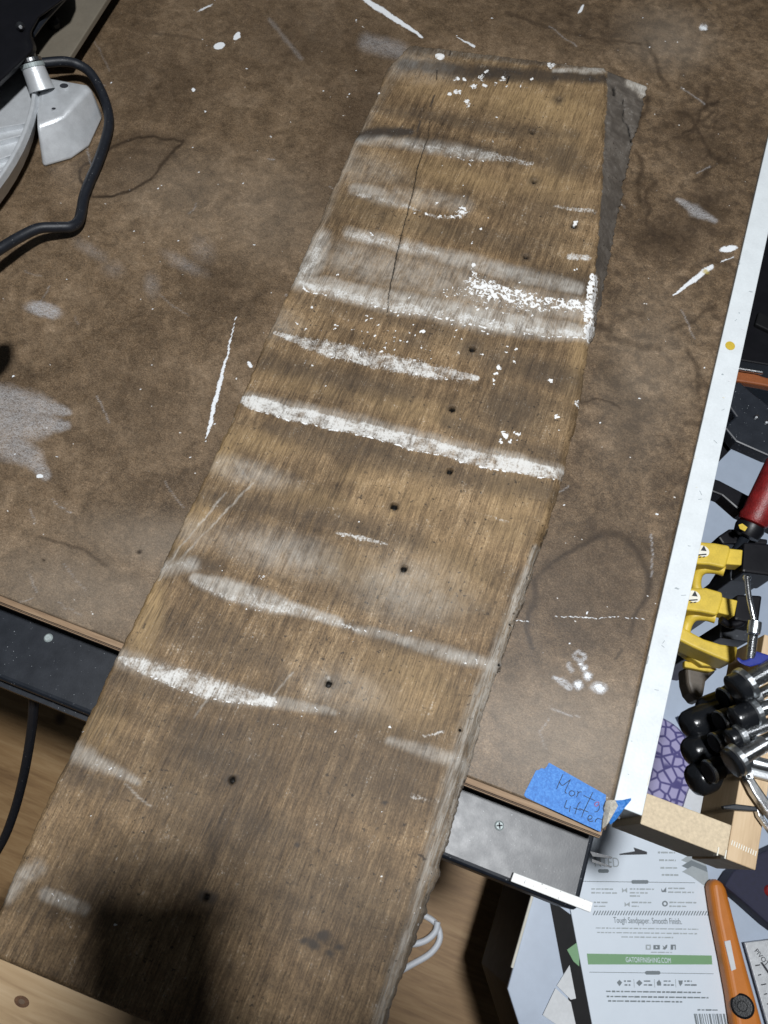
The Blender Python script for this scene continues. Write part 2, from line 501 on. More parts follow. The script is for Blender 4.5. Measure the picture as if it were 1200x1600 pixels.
def pinefloor():
    t = NT('pine_floor')
    v = t.coord((5.0, 60.0, 1.0), (0, 0, math.radians(-8)))
    a = t.noise(v, 1.0, 5.0, 0.6, 1.2)
    b = t.noise(v, 6.0, 3.0, 0.6)
    kv = t.coord()
    k = t.n('ShaderNodeTexVoronoi'); t.l(kv, k.inputs['Vector']); k.inputs['Scale'].default_value = 3.1
    f = t.math('ADD', t.math('MULTIPLY', a, 0.75), t.math('MULTIPLY', b, 0.25))
    c = t.ramp(f, [(0.3, (0.20, 0.108, 0.042)), (0.5, (0.33, 0.195, 0.082)), (0.7, (0.43, 0.28, 0.135))])
    c = t.mix(t.math('SUBTRACT', 1.0, t.step(k.outputs['Distance'], 0.02, 0.055)), c, (0.07, 0.036, 0.018))
    t.bump(b, 0.2, 0.001)
    return t.out(c, 0.55)
M['floor'] = pinefloor()

# ------------------------------------------------------------------ floor
fl = mk('floor', abox(-1.6, 1.6, -1.4, 1.9, -0.02, 0.0), M['floor'], origin=(0, 0, 0))
setp(fl, 'bare pine plywood floor under the bench', kind='structure')

# ------------------------------------------------------------------ workbench
XR, YF = 0.148, 0.070          # right and front edge of the bench top
bench = thing('workbench', (-0.45, 0.6, 0), 'brown stained hardboard workbench on a black steel frame', 'workbench')

def build_bench_top():
    fx = np.arange(-0.56, XR - 0.002, 0.00125); fy = np.arange(YF, 0.90, 0.00125)
    xs = np.concatenate([np.linspace(-1.05, -0.57, 20), fx, [XR - 0.0008, XR]])
    ys = np.concatenate([fy, np.linspace(0.905, 1.25, 20)])
    X, Y = np.meshgrid(xs, ys)
    nr, nc = X.shape
    P = np.stack([X.ravel(), Y.ravel(), np.full(X.size, Z0)], 1)
    # front row and right column folded down as the sheet edge
    z = P[:, 2].reshape(nr, nc)
    z += 0.0006 * (fbm(X * 9, Y * 9, 3) - 0.5)
    z[0, :] -= 0.0042; z[:, -1] -= 0.0042
    P[:, 2] = z.ravel()
    yy = P[:, 1].reshape(nr, nc); yy[0, :] = yy[1, :] - 0.0002
    px = proj(np.stack([P[:, 0], P[:, 1], np.full(len(P), Z0)], 1))
    A = Painter(px, 3.5, 0.06, 21)
    S, B = A.stroke, A.blob
    # white scuffs and paint
    S('haze', [(-20, 620), (55, 634), (108, 643)], [22, 18, 5], 0.66, 0.55)
    S('haze', [(-20, 660), (60, 664), (104, 664)], [36, 20, 6], 0.66, 0.55)
    S('haze', [(10, 690), (50, 715), (70, 742)], [26, 16, 8], 0.6, 0.5)
    S('paint', [(370, 495), (352, 565), (338, 620), (328, 660), (319, 688)], [0.8, 2.4, 3.8, 3.2, 1.0], 0.70, 0.5)
    B('haze', (68, 484), 27, 11, 0.85, 12, 0.35)
    S('paint', [(388, 566), (393, 574)], 2.5, 0.7)
    S('paint', [(563, -4), (610, 26), (660, 57)], [4, 5, 2], 0.72, 0.5)
    S('paint', [(715, 58), (740, 73)], [1, 2.4], 0.6)
    S('haze', [(575, 66), (625, 80)], 12, 0.45, 0.8)
    S('paint', [(1051, 461), (1085, 436)], [1.5, 5], 0.66, 0.5)
    S('paint', [(1086, 435), (1114, 415)], [4.5, 4], 0.66, 0.5)
    B('paint', (1138, 389), 14, 6, 0.74, -8, 0.5)
    S('paint', [(1128, 410), (1148, 402)], 1.6, 0.55)
    B('yellow', (1103, 425), 5, 3, 0.8, 0, 0.5)
    S('haze', [(1058, 312), (1085, 328), (1116, 345)], [3, 9, 4], 0.75, 0.6)
    B('paint', (907, 15), 9, 3, 0.75, -55, 0.4)
    B('paint', (1098, 45), 8, 3, 0.7); B('paint', (1156, 52), 7, 3, 0.8); B('paint', (1146, 43), 3, 4, 0.7)
    B('paint', (343, 72), 9, 5, 0.85, -10, 0.3); B('paint', (370, 56), 7, 3.4, 0.95, -40, 0.3)
    B('paint', (303, 140), 3, 3, 1); B('paint', (320, 13), 16, 2, 0.6, -28)
    B('paint', (62, 744), 5, 2.6, 0.95, -10, 0.3)
    for c, rx, ry in [((912, 1045), 5, 4.4), ((919, 1056), 6, 5), ((903, 1070), 6, 6), ((936, 1075), 11, 7), ((907, 1037), 3, 3)]:
        B('haze', c, rx * 1.3, ry * 1.25, 1.25, 10, 0.25)
        B('paint', c, rx, ry, 0.62, 10, 0.4)
    S('haze', [(897, 1024), (903, 1018), (912, 1022), (913, 1030), (905, 1033), (898, 1027)], 2.4, 1.0, 0.4)
    S('haze', [(864, 1058), (876, 1064), (888, 1074)], [3, 5, 5], 1.2, 0.3)
    S('haze', [(888, 1038), (893, 1047)], 3, 0.9, 0.3)
    S('paint', [(868, 963), (900, 964), (950, 965), (1008, 965)], [0.6, 1.4, 0.8, 1.3], 0.62)
    S('paint', [(808, 969), (828, 972)], 1.4, 0.6)
    S('haze', [(1018, 835), (1020, 870), (1016, 900)], 1.1, 0.7)
    S('haze', [(420, 30), (470, 90)], 3, 0.25, 0.8)
    for k in range(5):
        x = 150 + 45 * k + random.uniform(-20, 20); y = random.uniform(380, 460)
        B('haze', (x, y), random.uniform(14, 30), random.uniform(8, 16), random.uniform(0.14, 0.3), random.uniform(0, 90), 0.9)
    for k in range(130):                                    # splinters and specks of plaster
        x, y = random.uniform(0, 1150), random.uniform(0, 1280)
        r = random.choice([1.0, 1.2, 1.3, 1.5, 2.0])
        B('paint', (x, y), r, r * random.uniform(0.6, 1), 0.95, random.uniform(0, 90), 0.4)
    for k in range(60):                                     # thin scratches
        x, y = random.uniform(0, 1150), random.uniform(0, 1250)
        a = random.choice([0.9, 1.0, 2.4, 0.4]) + random.uniform(-0.4, 0.4); l = random.uniform(10, 55)
        S('haze', [(x, y), (x + l * 0.5 * math.cos(a), y + l * 0.5 * math.sin(a) + 2), (x + l * math.cos(a), y + l * math.sin(a))], 0.9, random.uniform(0.25, 0.6))
    # water marks, dark patches
    ring = [(124, 278), (126, 263), (150, 248), (176, 228), (212, 215), (238, 213), (256, 219), (287, 219), (262, 246), (236, 280), (210, 296), (176, 307), (145, 306), (124, 278)]
    S('dark', ring, 2.6, 0.80, 0.8)
    S('dark', ring, 9, 0.30, 0.9)
    B('dark', (200, 262), 72, 36, 0.30, -20, 0.4)
    r2 = [(834, 1015), (823, 985), (826, 958), (838, 932), (834, 908), (860, 880), (900, 858), (938, 834), (968, 835), (998, 862), (1014, 905), (1010, 935), (990, 962), (984, 992)]
    S('dark', r2, [4, 6, 7, 7, 6, 5, 5, 7, 8, 7, 7, 6, 5, 5], 0.72, 0.9)
    S('dark', r2, 22, 0.36, 0.9)
    B('dark', (925, 935), 88, 92, 0.36, 0, 0.35)
    S('dark', [(970, 1015), (962, 1030)], 3, 0.6)
    B('dark', (1100, 330), 34, 42, 0.60, 20, 0.8); B('dark', (1045, 375), 50, 30, 0.62, 0, 0.8); B('dark', (1075, 225), 50, 30, 0.35, 40, 0.9); B('dark', (900, 40), 120, 30, 0.35, 5, 0.9); B('dark', (480, 60), 110, 60, 0.4, 0, 0.9); B('dark', (560, 190), 40, 90, 0.4, 25, 0.9); B('dark', (250, 130), 90, 50, 0.3, 0, 0.9); B('dark', (230, 640), 120, 60, 0.22, 0, 0.9)  # soft dark blotches, the slanted one along the board's left edge
    S('dark', [(1080, 185), (1095, 212), (1108, 238), (1130, 254)], [2, 4, 5, 3], 0.55, 0.6)
    S('dark', [(60, 838), (125, 855), (165, 884)], [2, 3, 3], 0.5, 0.7)
    B('dark', (219, 861), 4, 3, 0.95); B('dark', (68, 876), 3, 2.4, 0.95); B('dark', (212, 348), 7, 5, 0.3)
    S('dark', [(940, 560), (990, 640), (980, 700)], [18, 26, 16], 0.25, 0.9)
    S('dark', [(790, 20), (850, 40), (900, 55), (1000, 70)], [3, 4, 3, 2], 0.55, 0.7)
    S('dark', [(240, 52), (280, 55), (312, 62)], 3, 0.45, 0.7)
    B('dark', (345, 440), 60, 36, 0.20, 10, 0.6)
    S('dark', [(300, 435), (320, 418), (370, 425)], 3, 0.3, 0.8)
    B('dark', (560, 100), 90, 60, 0.25, 0, 0.9); B('dark', (350, 60), 160, 50, 0.18, 0, 0.9)
    for k in range(26):
        x, y = random.uniform(940, 1160), random.uniform(100, 780)
        pts = [(x, y)]
        a = random.uniform(0, 6.3)
        for q in range(5):
            a += random.uniform(-0.8, 0.8); x += 16 * math.cos(a); y += 16 * math.sin(a); pts.append((x, y))
        S('dark', pts, random.uniform(1.5, 5), random.uniform(0.35, 0.7), 0.9)
    # pale grey zones
    for c, rx, ry, v in [((300, 860), 150, 40, 0.55), ((120, 930), 150, 60, 0.5), ((900, 1160), 140, 90, 0.7), ((420, 330), 90, 70, 0.25), ((300, 300), 90, 60, 0.25), ((1040, 60), 60, 40, 0.5), ((1000, 600), 60, 120, 0.3), ((800, 1130), 60, 60, 0.5)]:
        B('grey', c, rx, ry, v, 10, 0.9)
    vn = A.lay('vein'); vn[:] = 0.18 + 0.8 * sstep(760, 960, px[:, 0]) * (1 - sstep(700, 1000, px[:, 1]))
    idx = np.arange(nr * nc).reshape(nr, nc)
    me = gridmesh('bench_top', P, nr, nc, origin=ORG['workbench'])
    A.store(me, ['haze', 'paint', 'yellow', 'dark', 'grey', 'vein'])
    me.materials.append(M['hardboard'])
    o = bpy.data.objects.new('bench_top', me); C.objects.link(o); o.parent = bench
    ORG[o.name] = ORG['workbench']
    return o
top = build_bench_top()

# plywood core: five plies, each a strip standing proud or shy of its neighbours
zt = Z0 - 0.0045
for k, (th, off, m) in enumerate([(0.0035, 0.0028, 'ply_light'), (0.003, 0.0034, 'ply_dark'), (0.0045, 0.0040, 'ply_light'), (0.003, 0.0030, 'ply_dark'), (0.0035, 0.0034, 'ply_light')]):
    mk('ply', abox(-1.05 + 0.001 * k, XR - 0.0015 + 0.0004 * k, YF - off, 1.25 - 0.001 * k, zt - th, zt), M[m], bench)
    zt -= th
# timber packing between the top and the steel frame, set back and dark
mk('packing_strip', abox(-1.04, at(815, 1282).x, YF + 0.008, YF + 0.05, zt - 0.026, zt - 0.0002), M['ply_dark'], bench)
mk('bench_underframe', abox(-1.04, XR - 0.02, YF + 0.055, 1.2, Z0 - 0.11, zt - 0.001), M['cart_side'], bench)
# steel channel along the front edge
RZ = -0.040
rl = at(727, 1257, RZ); rn = at(905, 1426, RZ); ry1 = YF + 0.018; ry0 = rn.y; rx1 = at(916, 1368, RZ).x
rail = mk('front_rail', abox(-1.06, rx1, ry0, ry1, Z0 + RZ - 0.055, Z0 + RZ), M['black_steel'], bench, bevel=0.004, seg=3)
mk('lip', abox(-1.06, rx1 + 0.012, ry1 - 0.002, ry1, Z0 + RZ + 0.0005, Z0 + RZ + 0.006), M['black_steel'], bench)
mk('lip', slab([at(922, 1330, RZ - .002), at(957, 1339, RZ - .002), at(956, 1341, RZ - .002), at(926, 1338, RZ - .002)], 0.0015), M['black_steel'], bench)
mk('lip', slab([at(925, 1342, RZ - .008), at(956, 1354, RZ - .008), at(955, 1356, RZ - .008), at(925, 1347, RZ - .008)], 0.0012), M['black_steel'], bench)
mk('bracket', abox(-1.0, rx1 - 0.10, ry0 - 0.004, ry0 - 0.0005, Z0 + RZ - 0.05, Z0 + RZ - 0.02), M['black_steel'], bench)
def screw(px, py, dz, r, m='dull_zinc', cross=True):
    c = at(px, py, dz)
    s = mk('screw', lathe(c - Vector((0, 0, 0.0005)), c + Vector((0, 0, 0.0016)), [(0, r), (0.6, r), (1, r * 0.72)], 20), M[m], rail, smooth=False)
    if cross:
        for a in (0.4, 0.4 + math.pi / 2):
            d = Vector((math.cos(a), math.sin(a), 0)); n = Vector((-d.y, d.x, 0)); cc = c + Vector((0, 0, 0.0019))
            mk('slot', slab([cc + d * r * .62 + n * r * .15, cc - d * r * .62 + n * r * .15, cc - d * r * .62 - n * r * .15, cc + d * r * .62 - n * r * .15], 0.0005), M['ink'], s)
screw(780, 1290, RZ, 0.0034)
screw(76, 997, RZ, 0.0034, cross=False)
for x in (-0.98, 0.04):
    for y in (0.14, 1.1):
        mk('leg', abox(x, x + 0.05, y, y + 0.05, 0.0, Z0 - 0.11), M['black_steel'], bench, bevel=0.003)

stick = mk('white_strip_offcut', slab([at(x, y, RZ + 0.006) for x, y in [(803, 1363), (927, 1410), (923, 1426), (798, 1377)]], 0.0058), M['white_speck'], bevel=0.0005)
setp(stick, 'short white painted offcut stick lying on the black steel rail', 'offcut')

# ------------------------------------------------------------------ weathered board (the subject)
BT = 0.026
def resample(pts, n, dz):
    P = np.array([tuple(at(x, y, dz)) for x, y in pts])
    d = np.concatenate([[0], np.cumsum(np.hypot(*np.diff(P[:, :2], axis=0).T))])
    s = np.linspace(0, d[-1], n)
    return np.stack([np.interp(s, d, P[:, k]) for k in range(3)], 1)

def build_board():
    Lp = [(-31, 1487), (0, 1419), (55, 1293), (100, 1196), (150, 1092), (185, 1020), (255, 880), (325, 735), (372, 632), (415, 530), (458, 440), (500, 343), (517, 302), (545, 240), (562, 203), (588, 148), (600, 115), (614, 95), (628, 84), (640, 68)]
    Rp = [(552, 1735), (604, 1600), (641, 1500), (668, 1420), (700, 1320), (742, 1170), (772, 1070), (803, 980), (838, 880), (882, 740), (908, 630), (924, 530), (929, 440), (939, 300), (946, 104)]
    NR, NS, NQ = 900, 262, 22
    L = resample(Lp, NR, BT); R = resample(Rp, NR, BT)
    # base line of the right side: straight down, except along the far chamfer
    base = [(924, 536), (938, 480), (953, 400), (968, 320), (986, 235), (1000, 180), (1012, 134)]
    bw = np.array([tuple(at(x, y, 0.003)) for x, y in base])
    y0 = R[:, 1]
    Bx = R[:, 0] + 0.0015
    By = R[:, 1].copy()
    t = np.clip((y0 - bw[0, 1]) / (R[-1, 1] - bw[0, 1]), 0, 1)
    sel = y0 > bw[0, 1]
    tb = (bw[:, 1] - bw[0, 1]) / (bw[-1, 1] - bw[0, 1])
    Bx[sel] = np.maximum(np.interp(t[sel], tb, bw[:, 0]), R[sel, 0] + 0.0015)
    By[sel] = np.interp(t[sel], tb, bw[:, 1])
    # ragged edges
    rr = np.arange(NR)
    def rag(seed, k, amp): return amp * 2 * (fbm(rr * k, rr * 0 + 0.5, seed, 4) - 0.5)
    L[:, 0] += rag(5, 0.06, 0.0016) + rag(6, 0.35, 0.0007)
    jag = rag(8, 0.05, 0.0026) + rag(9, 0.3, 0.0020)
    R[:, 0] += jag * 0.7; Bx += jag + rag(14, 0.22, 0.002) * sel
    L[-1, 1] += 0; 
    s = np.linspace(0, 1, NS)
    q = np.linspace(0, 1, NQ + 1)[1:]
    T = np.empty((NR, 1 + NS + NQ + 1, 3))
    T[:, 1:1 + NS] = L[:, None] * (1 - s)[None, :, None] + R[:, None] * s[None, :, None]
    # uneven ends
    col = np.arange(NS)
    endj = 0.0012 * (fbm(col * 0.12, col * 0, 33, 4) - 0.5) * 2
    for k in range(14):
        T[NR - 1 - k, 1:1 + NS, 1] += endj * (1 - k / 14)
    sq = q
    top_to_base = np.stack([R[:, 0][:, None] + (Bx - R[:, 0])[:, None] * sq, R[:, 1][:, None] + (By - R[:, 1])[:, None] * sq], -1)
    T[:, 1 + NS:1 + NS + NQ, :2] = top_to_base
    zc = np.where(sel[:, None], 1 - sq[None] ** 0.95, 1 - sq[None] ** 1.0)
    T[:, 1 + NS:1 + NS + NQ, 2] = Z0 + 0.002 + (BT - 0.002) * zc
    T[:, 0] = L; T[:, 0, 2] = Z0 + 0.001
    T[:, -1] = T[:, -2]; T[:, -1, 2] = Z0 + 0.001
    X, Y = T[..., 0], T[..., 1]
    # pixel position of each point for laying out stains (measured on the flat top)
    flat = T.copy().reshape(-1, 3)
    px = proj(flat)
    A = Painter(px, 3.2, 0.055, 61)
    S, B = A.stroke, A.blob
    # ---- chalky paint lines left by whatever was nailed across
    S('paint', [(378, 624), (395, 629), (450, 645), (560, 668), (640, 690), (760, 719), (880, 741)], [6, 11, 11, 11, 11, 11, 10], 0.78, 0.30)
    S('wash', [(385, 622), (450, 636), (560, 658), (640, 680), (760, 708), (880, 732)], [8, 9, 9, 9, 8, 6], 0.5, 0.8)
    S('paint', [(428, 519), (470, 534), (520, 547), (600, 565), (680, 582), (745, 590)], [3, 7, 13, 13, 11, 4], 0.72, 0.5)
    S('paint', [(640, 585), (700, 592), (770, 605)], 4, 0.28, 0.7)
    S('wash', [(545, 366), (610, 380), (680, 396), (740, 412), (800, 428), (905, 450)], [9, 10, 10, 12, 12, 8], 0.62, 0.7)
    S('paint', [(545, 366), (610, 380), (680, 396)], [6, 6, 4], 0.40, 0.7)
    S('wash', [(470, 438), (520, 450), (600, 468), (680, 482), (760, 500), (850, 512), (918, 521)], [10, 14, 16, 16, 18, 16, 12], 0.85, 0.55)
    S('paint', [(470, 442), (520, 456), (600, 474), (680, 488), (760, 504), (850, 517), (918, 524)], [4, 7, 8, 7, 7, 6, 5], 0.50, 0.6)
    S('paint', [(503, 372), (490, 400), (472, 430)], [5, 12, 12], 0.40, 0.7)
    S('wash', [(505, 372), (492, 400), (470, 432)], [12, 18, 18], 0.7, 0.7)
    S('wash', [(540, 405), (680, 438), (760, 460)], [24, 26, 26], 0.42, 0.9)
    S('flake', [(742, 446), (790, 461), (850, 474), (916, 478)], [16, 15, 11, 9], 0.56, 0.6)
    S('flake', [(700, 455), (745, 470), (820, 488)], [20, 20, 14], 0.30, 0.8)
    S('flake', [(741, 412), (741, 430)], 5, 0.5, 0.6)
    S('flake', [(928, 436), (922, 480), (920, 526)], [9, 9, 7], 0.66, 0.45)
    S('wash', [(745, 455), (850, 480), (918, 485)], [24, 20, 16], 0.5, 0.7)
    S('paint', [(636, 225), (700, 235), (765, 244), (832, 256)], [3, 7, 7, 3], 0.42, 0.6)
    S('wash', [(560, 218), (636, 224), (700, 234), (770, 245)], [6, 8, 9, 6], 0.5, 0.8)
    S('wash', [(555, 294), (590, 304), (632, 320)], [8, 12, 6], 0.55, 0.7)
    S('wash', [(620, 305), (690, 315), (730, 322)], [12, 12, 10], 0.35, 0.8)
    S('paint', [(560, 305), (630, 321), (680, 338), (728, 337)], [3, 3, 3, 3], 0.38, 0.6)
    B('flake', (722, 331), 10, 9, 0.55, 0, 0.5); S('flake', [(685, 338), (725, 338)], 3, 0.4)
    S('paint', [(866, 322), (895, 326), (931, 331)], [2, 3, 4], 0.55, 0.4)
    S('paint', [(890, 400), (918, 402)], 5, 0.60, 0.4)
    S('wash', [(240, 890), (300, 882)], 11, 0.6, 0.7); S('paint', [(240, 888), (300, 880)], 6, 0.34, 0.8)
    S('wash', [(305, 905), (360, 922), (420, 940), (470, 955), (530, 972)], [8, 16, 15, 9, 7], 0.75, 0.5)
    S('paint', [(305, 908), (340, 928), (400, 944), (470, 958), (530, 974), (560, 984)], [4, 5, 7, 5, 4, 3], 0.46, 0.7)
    S('paint', [(390, 930), (430, 945), (480, 955)], [6, 10, 5], 0.42, 0.7)
    S('wash', [(560, 984), (620, 996), (700, 1022), (785, 1042)], [6, 7, 10, 8], 0.55, 0.8)
    S('flake', [(520, 968), (560, 984), (625, 994)], [5, 6, 4], 0.22, 0.8)
    S('flake', [(640, 1000), (720, 1026), (785, 1042)], [4, 9, 7], 0.22, 0.8)
    S('paint', [(188, 1030), (240, 1046), (290, 1063), (350, 1081), (425, 1096)], [6, 13, 17, 16, 8], 0.70, 0.45)
    S('wash', [(170, 1022), (240, 1046), (350, 1081), (425, 1096), (520, 1112)], [14, 14, 16, 9, 6], 0.45, 0.7)
    S('flake', [(430, 1098), (500, 1112), (540, 1112)], 4, 0.2, 0.8)
    S('wash', [(110, 1170), (160, 1195), (215, 1220)], [16, 10, 6], 0.45, 0.8); S('flake', [(148, 1190), (205, 1216)], 5, 0.28, 0.7)
    S('wash', [(70, 1398), (130, 1420)], 10, 0.6, 0.6); S('flake', [(66, 1396), (100, 1408), (132, 1424)], [6, 8, 5], 0.32, 0.7)
    S('wash', [(8, 1400), (30, 1370), (60, 1355)], 12, 0.5, 0.8)
    S('paint', [(645, 1244), (682, 1251)], 5, 0.45, 0.6)
    S('wash', [(610, 1158), (660, 1172), (725, 1195)], [6, 9, 10], 0.5, 0.8); S('paint', [(662, 1150), (692, 1144)], 2.4, 0.45)
    S('flake', [(650, 1165), (740, 1195)], 8, 0.16, 0.8)
    S('paint', [(525, 831), (565, 840), (607, 851)], [1.2, 4, 1.5], 0.52, 0.5)
    S('paint', [(742, 798), (792, 815)], [1.5, 2], 0.34, 0.6)
    S('wash', [(866, 110), (905, 108), (942, 107)], [3, 5, 6], 0.75, 0.7)
    B('flake', (862, 99), 6, 8, 0.6, 20, 0.5); B('flake', (688, 89), 8, 6, 0.75, 0, 0.4)
    S('haze2', [(0, 0), (1, 1)], 1, 0)
    for x, y, r in [(712, 122, 4), (752, 120, 5), (786, 124, 5), (775, 131, 3), (757, 133, 4), (724, 123, 3), (715, 145, 5), (728, 158, 4), (740, 134, 5), (703, 148, 3), (760, 112, 3), (408, 902, 5), (592, 145, 2), (730, 163, 4), (790, 680, 6), (808, 678, 5), (782, 690, 4), (798, 690, 4), (775, 585, 4), (780, 575, 4), (770, 595, 3), (905, 628, 6), (870, 650, 5), (862, 595, 4)]:
        B('flake', (x, y), r * 1.25, r, 0.62, random.uniform(-40, 40), 0.5)
    for k in range(150):
        x, y = random.gauss(650, 75), random.gauss(525, 22)
        if random.random() < 0.45: x, y = random.gauss(640, 170), random.uniform(120, 700)
        r = random.uniform(1.2, 3.4)
        B('flake', (x, y), r * 1.2, r * random.uniform(0.4, 0.8), random.uniform(0.5, 0.75), random.uniform(-60, 60), 0.4)
    for k in range(60):
        x, y = random.uniform(60, 860), random.uniform(700, 1500)
        r = random.uniform(0.9, 1.9)
        B('flake', (x, y), r, r * 0.7, 0.8, 0, 0.4)
    for pts, v in [([(392, 640), (450, 656), (560, 679), (640, 701), (760, 730), (878, 752)], 0.62), ([(470, 541), (540, 560), (610, 577), (690, 592), (740, 594)], 0.5),
                   ([(472, 452), (540, 470), (620, 486), (700, 500), (780, 516), (860, 526), (918, 530)], 0.62), ([(470, 440), (476, 452)], 0.6), ([(215, 1048), (280, 1078), (350, 1097), (418, 1103)], 0.62),
                   ([(312, 925), (345, 944), (410, 955)], 0.5), ([(690, 243), (760, 252)], 0.45), ([(526, 836), (606, 853)], 0.4), ([(440, 528), (520, 534), (600, 552), (690, 571)], 0.35)]:
        A.stroke('flake', pts, 1.7, v * 0.75, 0.5)
    # ---- dark stains, with some shade painted into the near third
    S('dark', [(628, 99), (740, 112), (850, 118), (945, 122)], [9, 11, 10, 8], 0.75, 0.7)
    S('dark', [(640, 76), (740, 84), (850, 92), (945, 102)], 8, 0.38, 0.7)
    S('dark', [(590, 170), (680, 182), (800, 205), (900, 212)], [8, 9, 10, 8], 0.38, 0.8)
    S('dark', [(560, 212), (590, 208), (640, 206)], [7, 9, 6], 0.85, 0.7)
    S('dark', [(640, 216), (760, 236), (840, 250), (910, 262)], 10, 0.42, 0.8)
    B('dark', (880, 245), 38, 26, 0.5, 20, 0.8); B('dark', (855, 330), 60, 30, 0.32, 0, 0.9)
    S('dark', [(525, 320), (560, 300), (600, 340)], 22, 0.30, 0.9)
    S('dark', [(600, 345), (720, 365), (860, 385)], 14, 0.28, 0.9)
    S('dark', [(800, 425), (870, 440), (915, 448)], [14, 20, 14], 0.55, 0.8)
    S('dark', [(470, 470), (560, 490), (700, 520)], 12, 0.30, 0.9)
    B('dark', (738, 545), 26, 16, 0.5, 10, 0.8); B('dark', (650, 530), 30, 16, 0.35, 10, 0.8)
    B('dark', (800, 640), 48, 44, 0.50, 0, 0.8); S('dark', [(770, 560), (900, 595)], [26, 18], 0.42, 0.9)
    S('dark', [(400, 560), (520, 590), (640, 615)], 14, 0.35, 0.9)
    S('dark', [(700, 660), (780, 690), (870, 715)], 14, 0.40, 0.8)
    S('dark', [(420, 668), (520, 690), (640, 722), (760, 752), (870, 770)], [10, 20, 20, 18, 14], 0.36, 0.9)
    S('dark', [(300, 775), (420, 790), (540, 820), (650, 840)], [12, 16, 18, 18], 0.34, 0.9)
    S('dark', [(255, 865), (300, 882), (330, 890)], 16, 0.45, 0.8)
    S('dark', [(480, 860), (600, 940), (760, 960)], 26, 0.24, 0.9)
    S('dark', [(540, 975), (640, 1005), (740, 1030)], [10, 14, 12], 0.42, 0.8)
    S('dark', [(250, 985), (330, 1000), (420, 1030), (440, 1060)], [30, 34, 24, 14], 0.26, 0.9)
    S('dark', [(180, 1062), (280, 1090), (400, 1120), (560, 1160)], [14, 16, 18, 20], 0.32, 0.9)
    B('dark', (513, 1068), 26, 18, 0.42, 0, 0.9); B('dark', (440, 1065), 20, 10, 0.4, -40, 0.8)
    B('dark', (350, 1175), 90, 60, 0.50, 20, 0.9); B('dark', (580, 1210), 130, 70, 0.40, 10, 0.9); B('dark', (560, 1420), 130, 90, 0.30, 10, 0.9); B('dark', (360, 1290), 150, 40, 0.28, 10, 0.9)  # near-end stains, deepened to paint in part of the cast shadow
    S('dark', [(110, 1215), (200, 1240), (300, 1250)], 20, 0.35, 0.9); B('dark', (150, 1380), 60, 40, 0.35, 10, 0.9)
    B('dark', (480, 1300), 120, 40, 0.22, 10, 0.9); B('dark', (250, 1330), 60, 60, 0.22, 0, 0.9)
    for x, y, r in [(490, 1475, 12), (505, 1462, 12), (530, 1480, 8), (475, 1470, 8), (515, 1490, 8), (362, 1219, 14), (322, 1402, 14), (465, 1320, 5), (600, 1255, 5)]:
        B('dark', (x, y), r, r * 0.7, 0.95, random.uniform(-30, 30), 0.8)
    for x, y in [(655, 190), (678, 150), (706, 70)]:
        S('dark', [(x, y), (x - 4, y + 16)], 1.6, 0.8)
    # ---- clean ochre wood
    for c, rx, ry, v in [((850, 165), 95, 26, 0.7), ((860, 290), 60, 26, 0.45), ((700, 145), 70, 18, 0.4), ((720, 275), 90, 18, 0.5), ((560, 320), 60, 10, 0.3), ((640, 350), 80, 12, 0.3),
                         ((400, 690), 60, 16, 0.6), ((470, 600), 70, 14, 0.3), ((640, 640), 80, 18, 0.45), ((232, 965), 20, 62, 0.95), ((262, 860), 26, 22, 0.65), ((300, 800), 30, 30, 0.6), ((345, 705), 24, 34, 0.65),
                         ((560, 890), 70, 26, 0.45), ((700, 900), 70, 60, 0.4), ((800, 800), 50, 60, 0.45), ((640, 770), 60, 40, 0.35), ((640, 1080), 80, 60, 0.45), ((150, 1130), 40, 40, 0.4), ((905, 560), 16, 60, 0.5), ((580, 750), 60, 18, 0.3), ((500, 780), 80, 18, 0.3), ((900, 180), 40, 90, 0.4)]:
        B('warm', c, rx, ry, v, 12, 0.7)
    # hazes
    for c, rx, ry, v in [((440, 862), 85, 26, 0.42), ((640, 920), 75, 44, 0.34), ((385, 738), 60, 16, 0.42), ((250, 690), 40, 30, 0.3), ((300, 830), 40, 20, 0.25), ((540, 1080), 70, 30, 0.25), ((560, 260), 60, 22, 0.25), ((640, 100), 60, 20, 0.25), ((420, 500), 40, 20, 0.3)]:
        B('wash', c, rx, ry, v, 14, 0.9)
    # ---- worn grey right-hand edge
    S('grey', [(842, 860), (815, 940), (785, 1020), (760, 1090), (730, 1180), (695, 1300), (660, 1420), (625, 1520), (600, 1600)], [10, 17, 18, 22, 24, 22, 20, 20, 20], 0.95, 0.45)
    S('grey', [(640, 72), (740, 82), (850, 92), (940, 102)], 9, 0.5, 0.6)
    S('flake', [(742, 1185), (700, 1300), (650, 1440)], [8, 8, 10], 0.18, 0.8)
    S('flake', [(810, 950), (770, 1050), (735, 1170)], 8, 0.12, 0.8)
    S('grey', [(640, 80), (560, 205), (500, 350), (460, 440)], 8, 0.35, 0.8)
    # pale score marks along the grain
    for a, b in [((395, 755), (250, 905)), ((352, 770), (262, 880)), ((330, 1080), (305, 1120)), ((428, 1085), (458, 1050)), ((195, 1225), (236, 1262))]:
        S('wash', [a, b], 1.4, 0.55, 0.6)
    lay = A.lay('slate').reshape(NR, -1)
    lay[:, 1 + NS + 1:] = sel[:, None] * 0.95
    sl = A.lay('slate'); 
    A.stroke('knob', [(985, 128), (1004, 134), (1006, 146)], [7, 13, 9], 1.0, 0.5)
    A.L['wash'] = np.maximum(A.L['wash'], A.L['knob'])
    sl *= 1 - 0.8 * A.L['knob'] ; sl *= 1 - np.clip(A.lay('flake') * 1.3, 0, 1) * 0.8
